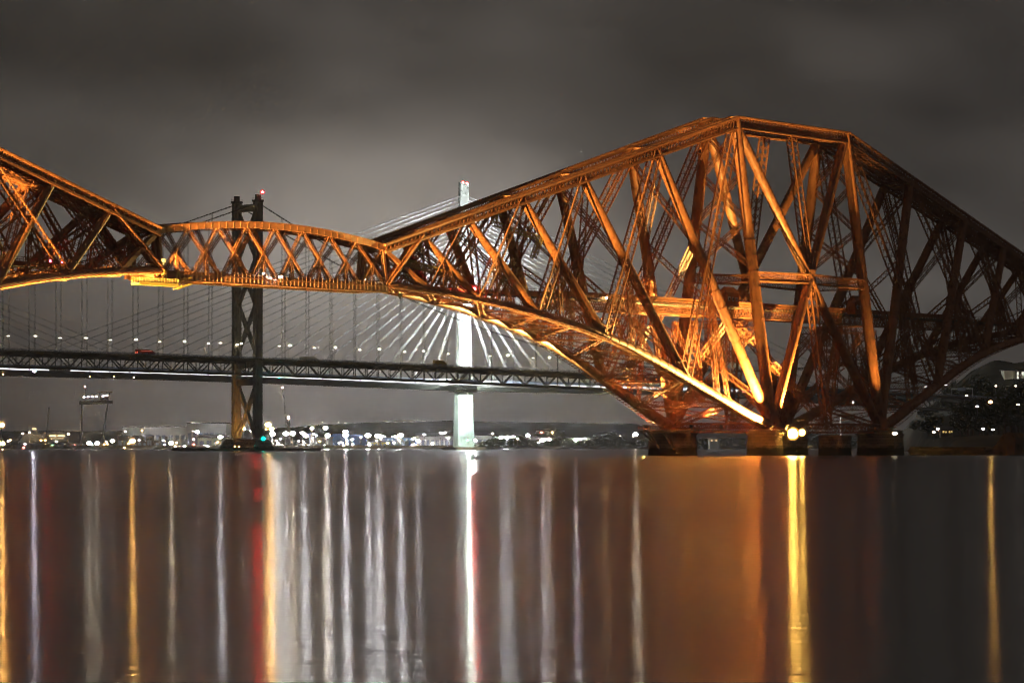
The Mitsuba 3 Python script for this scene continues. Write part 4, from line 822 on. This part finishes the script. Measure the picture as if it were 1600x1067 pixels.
def tree(p, h, w, label, group, seed, cat='tree', leaf=.5, n=900):
    rng = np.random.default_rng(seed); k = thing('tree', label, cat, group); p = V(*p); m = MB().tube([p - UP * .5, p + UP * h * .35, p + UP * h * .7 + V(.02, .03, 0) * h], [h * .035, h * .026, h * .012], 7); tips = []
    for i in range(11):
        a = rng.uniform(0, 6.28); z = h * rng.uniform(.28, .62); l = w * rng.uniform(.5, 1); q = p + UP * z; e = q + V(math.cos(a) * l * .8, math.sin(a) * l * .8, h * rng.uniform(.12, .38)); mid = (q + e) / 2 + UP * h * .02
        m.tube([q, mid, e], [h * .014, h * .009, h * .004], 5); tips += [e, mid, (mid + e) / 2]
    obj('trunk', m, 'bark', k); tips += [p + UP * h * z for z in (.75, .82, .9)]
    v, f = leafmass(np.array(tips), V(w * .2, w * .2, h * .07), n, leaf, rng); obj('crown', (v, f), 'foliage', k); return k
for i, (u, h, w) in enumerate(((843, 14, 7), (851, 17, 9), (870, 17, 8), (879, 13, 7), (941, 12, 9), (958, 14, 10))):
    z0 = 2 if u < 900 else 4; tree(at(u, 4650 if u < 900 else 5000, z0), h, w, f'dark tree above the long far warehouses, {ordn(i)} from the left', 'trees above the far warehouses', 100 + i, leaf=1.1, n=700)

# ------------------------------------------------------------------ near shore on the right: island, hill, houses
def hi(u, d, p, i, j, nu, nd):
    n = float(meshkit.fbm(p[None] / 9, 4, 8)[0]); e = min(1, max(0, (u - 1411) / 14.0)) * min(1, max(0, (d - 1392 + 14 * (n - .5)) / 5.0)) * min(1, max(0, (1560 - d) / 20))
    lump = 4.2 * min(1, max(0, (u - 1560 + 30 * (n - .5)) / 25))
    return -6 + e * (4.6 + 2.6 * (n - .4) + lump * (.6 + .7 * n))
terrain('rocky_island', 1405, 1790, 1384, 1575, 170, 60, hi, 'rock')
k = thing('sea_wall', 'mossy stone sea wall along the rocky island beside the dark right pier', 'wall'); m = MB(); rows = []
for r_ in range(4):
    us = np.arange(1418 + (r_ % 2) * 2.6, 1536, 5.2)
    for i, u in enumerate(us):
        a, b = at(u, 1388 + RNG.uniform(-.12, .12), 0), at(u + 5.0, 1388 + RNG.uniform(-.12, .12), 0); z = -3.4 + r_ * .86; a[2] = b[2] = z
        m.bars(a, b, 1.3, .80)
obj('stone_course', m, 'rock', k); labels.setdefault(k + '__stone_course', {})['kind'] = 'stuff'
k2 = thing('ruined_wall', 'broken reddish ruin on the island at the right edge', 'ruin'); m = MB()
for i in range(12):
    u = 1577 + i * 4; a, b = at(u, 1440, 0), at(u + 3.9, 1440, 0); h = 1.6 + 2.6 * RNG.random(); a[2] = b[2] = 1.6 + h / 2; m.bars(a, b, 1.2, h)
obj('wall', m, 'brick', k2)
fl(tuple(at(1408, 1378, .5)), tuple(at(1500, 1390, -1.5)), 160, 38, 'weak orange floodlight on the dark right pier lighting the island wall', weight=.8)  # lamp put in to brighten the island wall

def hh(u, d, p, i, j, nu, nd):
    n = float(meshkit.fbm(p[None] / 120, 4, 3)[0]); front = min(1, max(0, (d - 2080 - 500 * math.exp(-((u - 1390) / 60.0) ** 2)) / 60.0)) * min(1, max(0, (u - 1395) / 45.0))
    z = -5 + front * (6 + 9 * n)
    z += 22 * min(1, max(0, (d - 2300) / 500.0)) * min(1, max(0, (u - 1400) / 120.0)) * (.5 + n)
    return z + 30 * min(1, max(0, (d - 3010) / 260.0)) * min(1, max(0, (u - 1330) / 220.0)) * (.7 + .5 * n)
terrain('headland', 1290, 2300, 2000, 3900, 150, 46, hh)
fo = [(1428, 3060, 9), (1446, 3090, 10), (1462, 3080, 9), (1483, 3060, 19), (1489, 3075, 22), (1496, 3060, 20), (1503, 3080, 16), (1514, 3090, 18), (1524, 3100, 22), (1534, 3090, 21), (1545, 3040, 15), (1556, 3060, 17), (1588, 3060, 13), (1597, 3050, 15),
      (1512, 2350, 22), (1520, 2360, 20), (1507, 2370, 17), (1543, 2330, 15), (1551, 2340, 17), (1560, 2350, 21), (1570, 2335, 24), (1580, 2345, 26), (1590, 2340, 24), (1600, 2350, 26), (1450, 2380, 10), (1460, 2390, 11), (1500, 2330, 13), (1530, 2340, 11), (1585, 2250, 16), (1596, 2240, 18)]
for i, (u, d, h) in enumerate(fo):
    p = at(u, d, 0); p[2] = hh(u, d, at(u, d, 0), 0, 0, 0, 0) - .5
    tree(p, h, h * .55, f'dark tree on the {"upper" if i < 14 else "lower"} right headland, {ordn(i if i < 14 else i - 14)} {"upper" if i < 14 else "lower"} one from the left', 'trees on the right headland', 300 + i, leaf=.75, n=900)
def house(label, u0, u1, d, vt, vb, wall, wins, emit, roof='dark_cladding', rise=2.2, flat=False, depth=9, name='house'):
    k = thing(name, label, 'building' if flat else 'house'); a, b = at(u0, d, v=vb), at(u1, d, v=vb); zt = at(u0, d, v=vt)[2]; ax = norm((b - a) * V(1, 1, 0)); L = np.linalg.norm(b - a); mid = (a + b) / 2 + FW * depth / 2; z0 = a[2] - 8
    mid[2] = (zt + z0) / 2; obj('wall', MB().box(mid, L / 2, depth / 2, (zt - z0) / 2, ax), wall, k); h = (zt - z0) / 2
    if flat: obj('roof', MB().box(mid + UP * (h + .3), L / 2 + 1.2, depth / 2 + 1.2, .28, ax), roof, k)
    else: obj('roof', MB().hull([mid + ax * s * (L / 2 + .4) + FW * y * (depth / 2 + .4) + UP * (h + hh_) for s in (-1, 1) for y, hh_ in ((-1, 0.02), (1, 0.02), (0, rise))]), roof, k)
    for (wu, wv, ww, wh) in wins:
        c = at(wu, d - .12, v=wv); w_ = ww * d / F / 2; hh2 = wh * d / F
        obj('window_frame', MB().bars(c - ax * (w_ + .15), c + ax * (w_ + .15), .1, hh2 + .3), 'white_paint', k); c = c - FW * .07
        obj('window', MB().bars(c - ax * w_, c + ax * w_, .06, hh2), 'lens', k, emit=emit, weight=.06)
    return k
house('modern white building with lit windows on the hilltop at the right edge', 1569, 1640, 3180, 579, 600, 'white_paint', [(1590.5, 583.5, 3, 5), (1590.5, 590, 3, 4.5), (1591, 595.8, 3, 2.6), (1600, 583.5, 7, 5), (1612, 583.5, 7, 5)], V(.95, .95, .8) * .9, flat=True, depth=20, name='hilltop_building')
house('dark flat-roofed block with two small lights left of the hilltop building', 1526, 1578, 3220, 591.5, 608, 'dark_cladding', [(1551, 597, 2, 4), (1569.5, 596.5, 1.8, 2.6)], V(1, .9, .6) * .8, flat=True, depth=16, name='hilltop_building')
house('small house with yellow lit windows low on the dark headland', 1470, 1489, 2290, 671.5, 679, 'brick', [(1474, 674.5, 2.4, 3), (1478, 675, 1.6, 2.6), (1483.5, 674.6, 2, 2.8), (1487, 674.2, 1.4, 3)], V(1, .66, .2) * 1.0)
house('white house with lit windows seen behind the dark tower foot', 1314, 1336, 2700, 651.5, 662, 'white_paint', [(1323.5, 655, 1.6, 4), (1318, 657, 1.2, 2.5)], V(1, .9, .62) * 1.1, rise=2)
house('small floodlit hut seen low between the two left piers', 1108, 1124, 4200, 684.5, 692, 'white_paint', [(1112, 688, 3, 3), (1119, 688, 3, 3)], V(1, .62, .3) * .9, flat=True)
fl(tuple(at(1585, 3150, v=604)), tuple(at(1580, 3185, v=586)), 260, 60, 'yellowish floodlight before the hilltop building', weight=.5, rgb=V(1, .93, .62))
RL = [(1465, 670, WHT, 3), (1459, 675, WRM, 1.5), (1536, 670, WHT, 1.6), (1551, 671, WHT, 1.3), (1547.5, 628, ORG, 9), (1510.5, 618, WRM, 1), (1527, 635, WHT, 1), (1583.5, 619, WHT, 1), (1591, 632, WRM, 1.4), (1478, 601, WHT, 1.6), (1427, 598.5, WHT, 1.4), (1446, 603.5, WHT, 1.2), (1556, 603, WRM, .8), (1587, 603, WRM, .8), (1332, 628.3, WHT, 3), (1253.5, 653, ORG, 2), (1398, 677, WRM, 2), (1256.5, 589, WHT, .9)]
RL.sort(key=lambda a: a[0])
for i, (u, v, c, e) in enumerate(RL):
    d = 1366 if u == 1398 else 2880 if v < 620 else 2230; p = at(u, d, v=v); r = .7
    bulb('headland_lamp', f'{"bright" if e > 2 else "small"} {cname(c)} lamp on the dark right-hand headland, {ordn(i)} from the left', 'street lamp', p, r, c, min(4 + 2.5 * e, 10) if e < 5 else .00022 * d * d / 1.6, .06 + .06 * e, 'lamps on the right headland', face=TOC(p), post=p[2] - 5)
# road pier, sign gantry and lit pole where the road bridge lands
k = thing('approach_pier', 'concrete approach pier lit orange under the road at right', 'pier'); s = s_of(1492, RO, RE); obj('shaft', MB().bars(R(s, 0, -3), R(s, 0, float(RZ(s)) - 10.8), 14, 9, up=RE), 'concrete', k); obj('head', MB().bars(R(s, -14, float(RZ(s)) - 11.6), R(s, 14, float(RZ(s)) - 11.6), 5, 1.6), 'concrete', k)
fl(tuple(R(s - 4, 46, 2)), tuple(R(s, 8, 14)), 900, 26, 'orange floodlight lighting the approach pier at right', weight=.5)
k = thing('sign_gantry', 'pale portal sign gantry over the road at right', 'gantry')
for w in (-11, 11): s1 = s_of(1503, RO, RE); obj('post', MB().bars(R(s1, w, float(RZ(s1)) - 1.3), R(s1, w, float(RZ(s1)) + 5.2), .5, .5), 'white_paint', k)
obj('beam', MB().bars(R(s1, -11, float(RZ(s1)) + 5.4), R(s1, 11, float(RZ(s1)) + 5.4), .6, .7), 'white_paint', k); obj('sign_panel', MB().bars(R(s1 - .4, -4, float(RZ(s1)) + 5.0), R(s1 - .4, 4, float(RZ(s1)) + 5.0), .2, 2.4), 'grey_paint', k)

# ------------------------------------------------------------------ air between here and the far shore
scene['haze'] = {'type': 'cube', 'bsdf': {'type': 'null'}, 'interior': {'type': 'ref', 'id': 'air'},
                 'to_world': T().translate((CAM * V(1, 1, 0) + FW * 3900 + UP * 103).tolist()).rotate([0, 0, 1], math.degrees(math.atan2(RT[1], RT[0]))).scale([4200, 4100, 113])}
labels['haze'] = {'label': 'thin night haze', 'kind': 'stuff'}
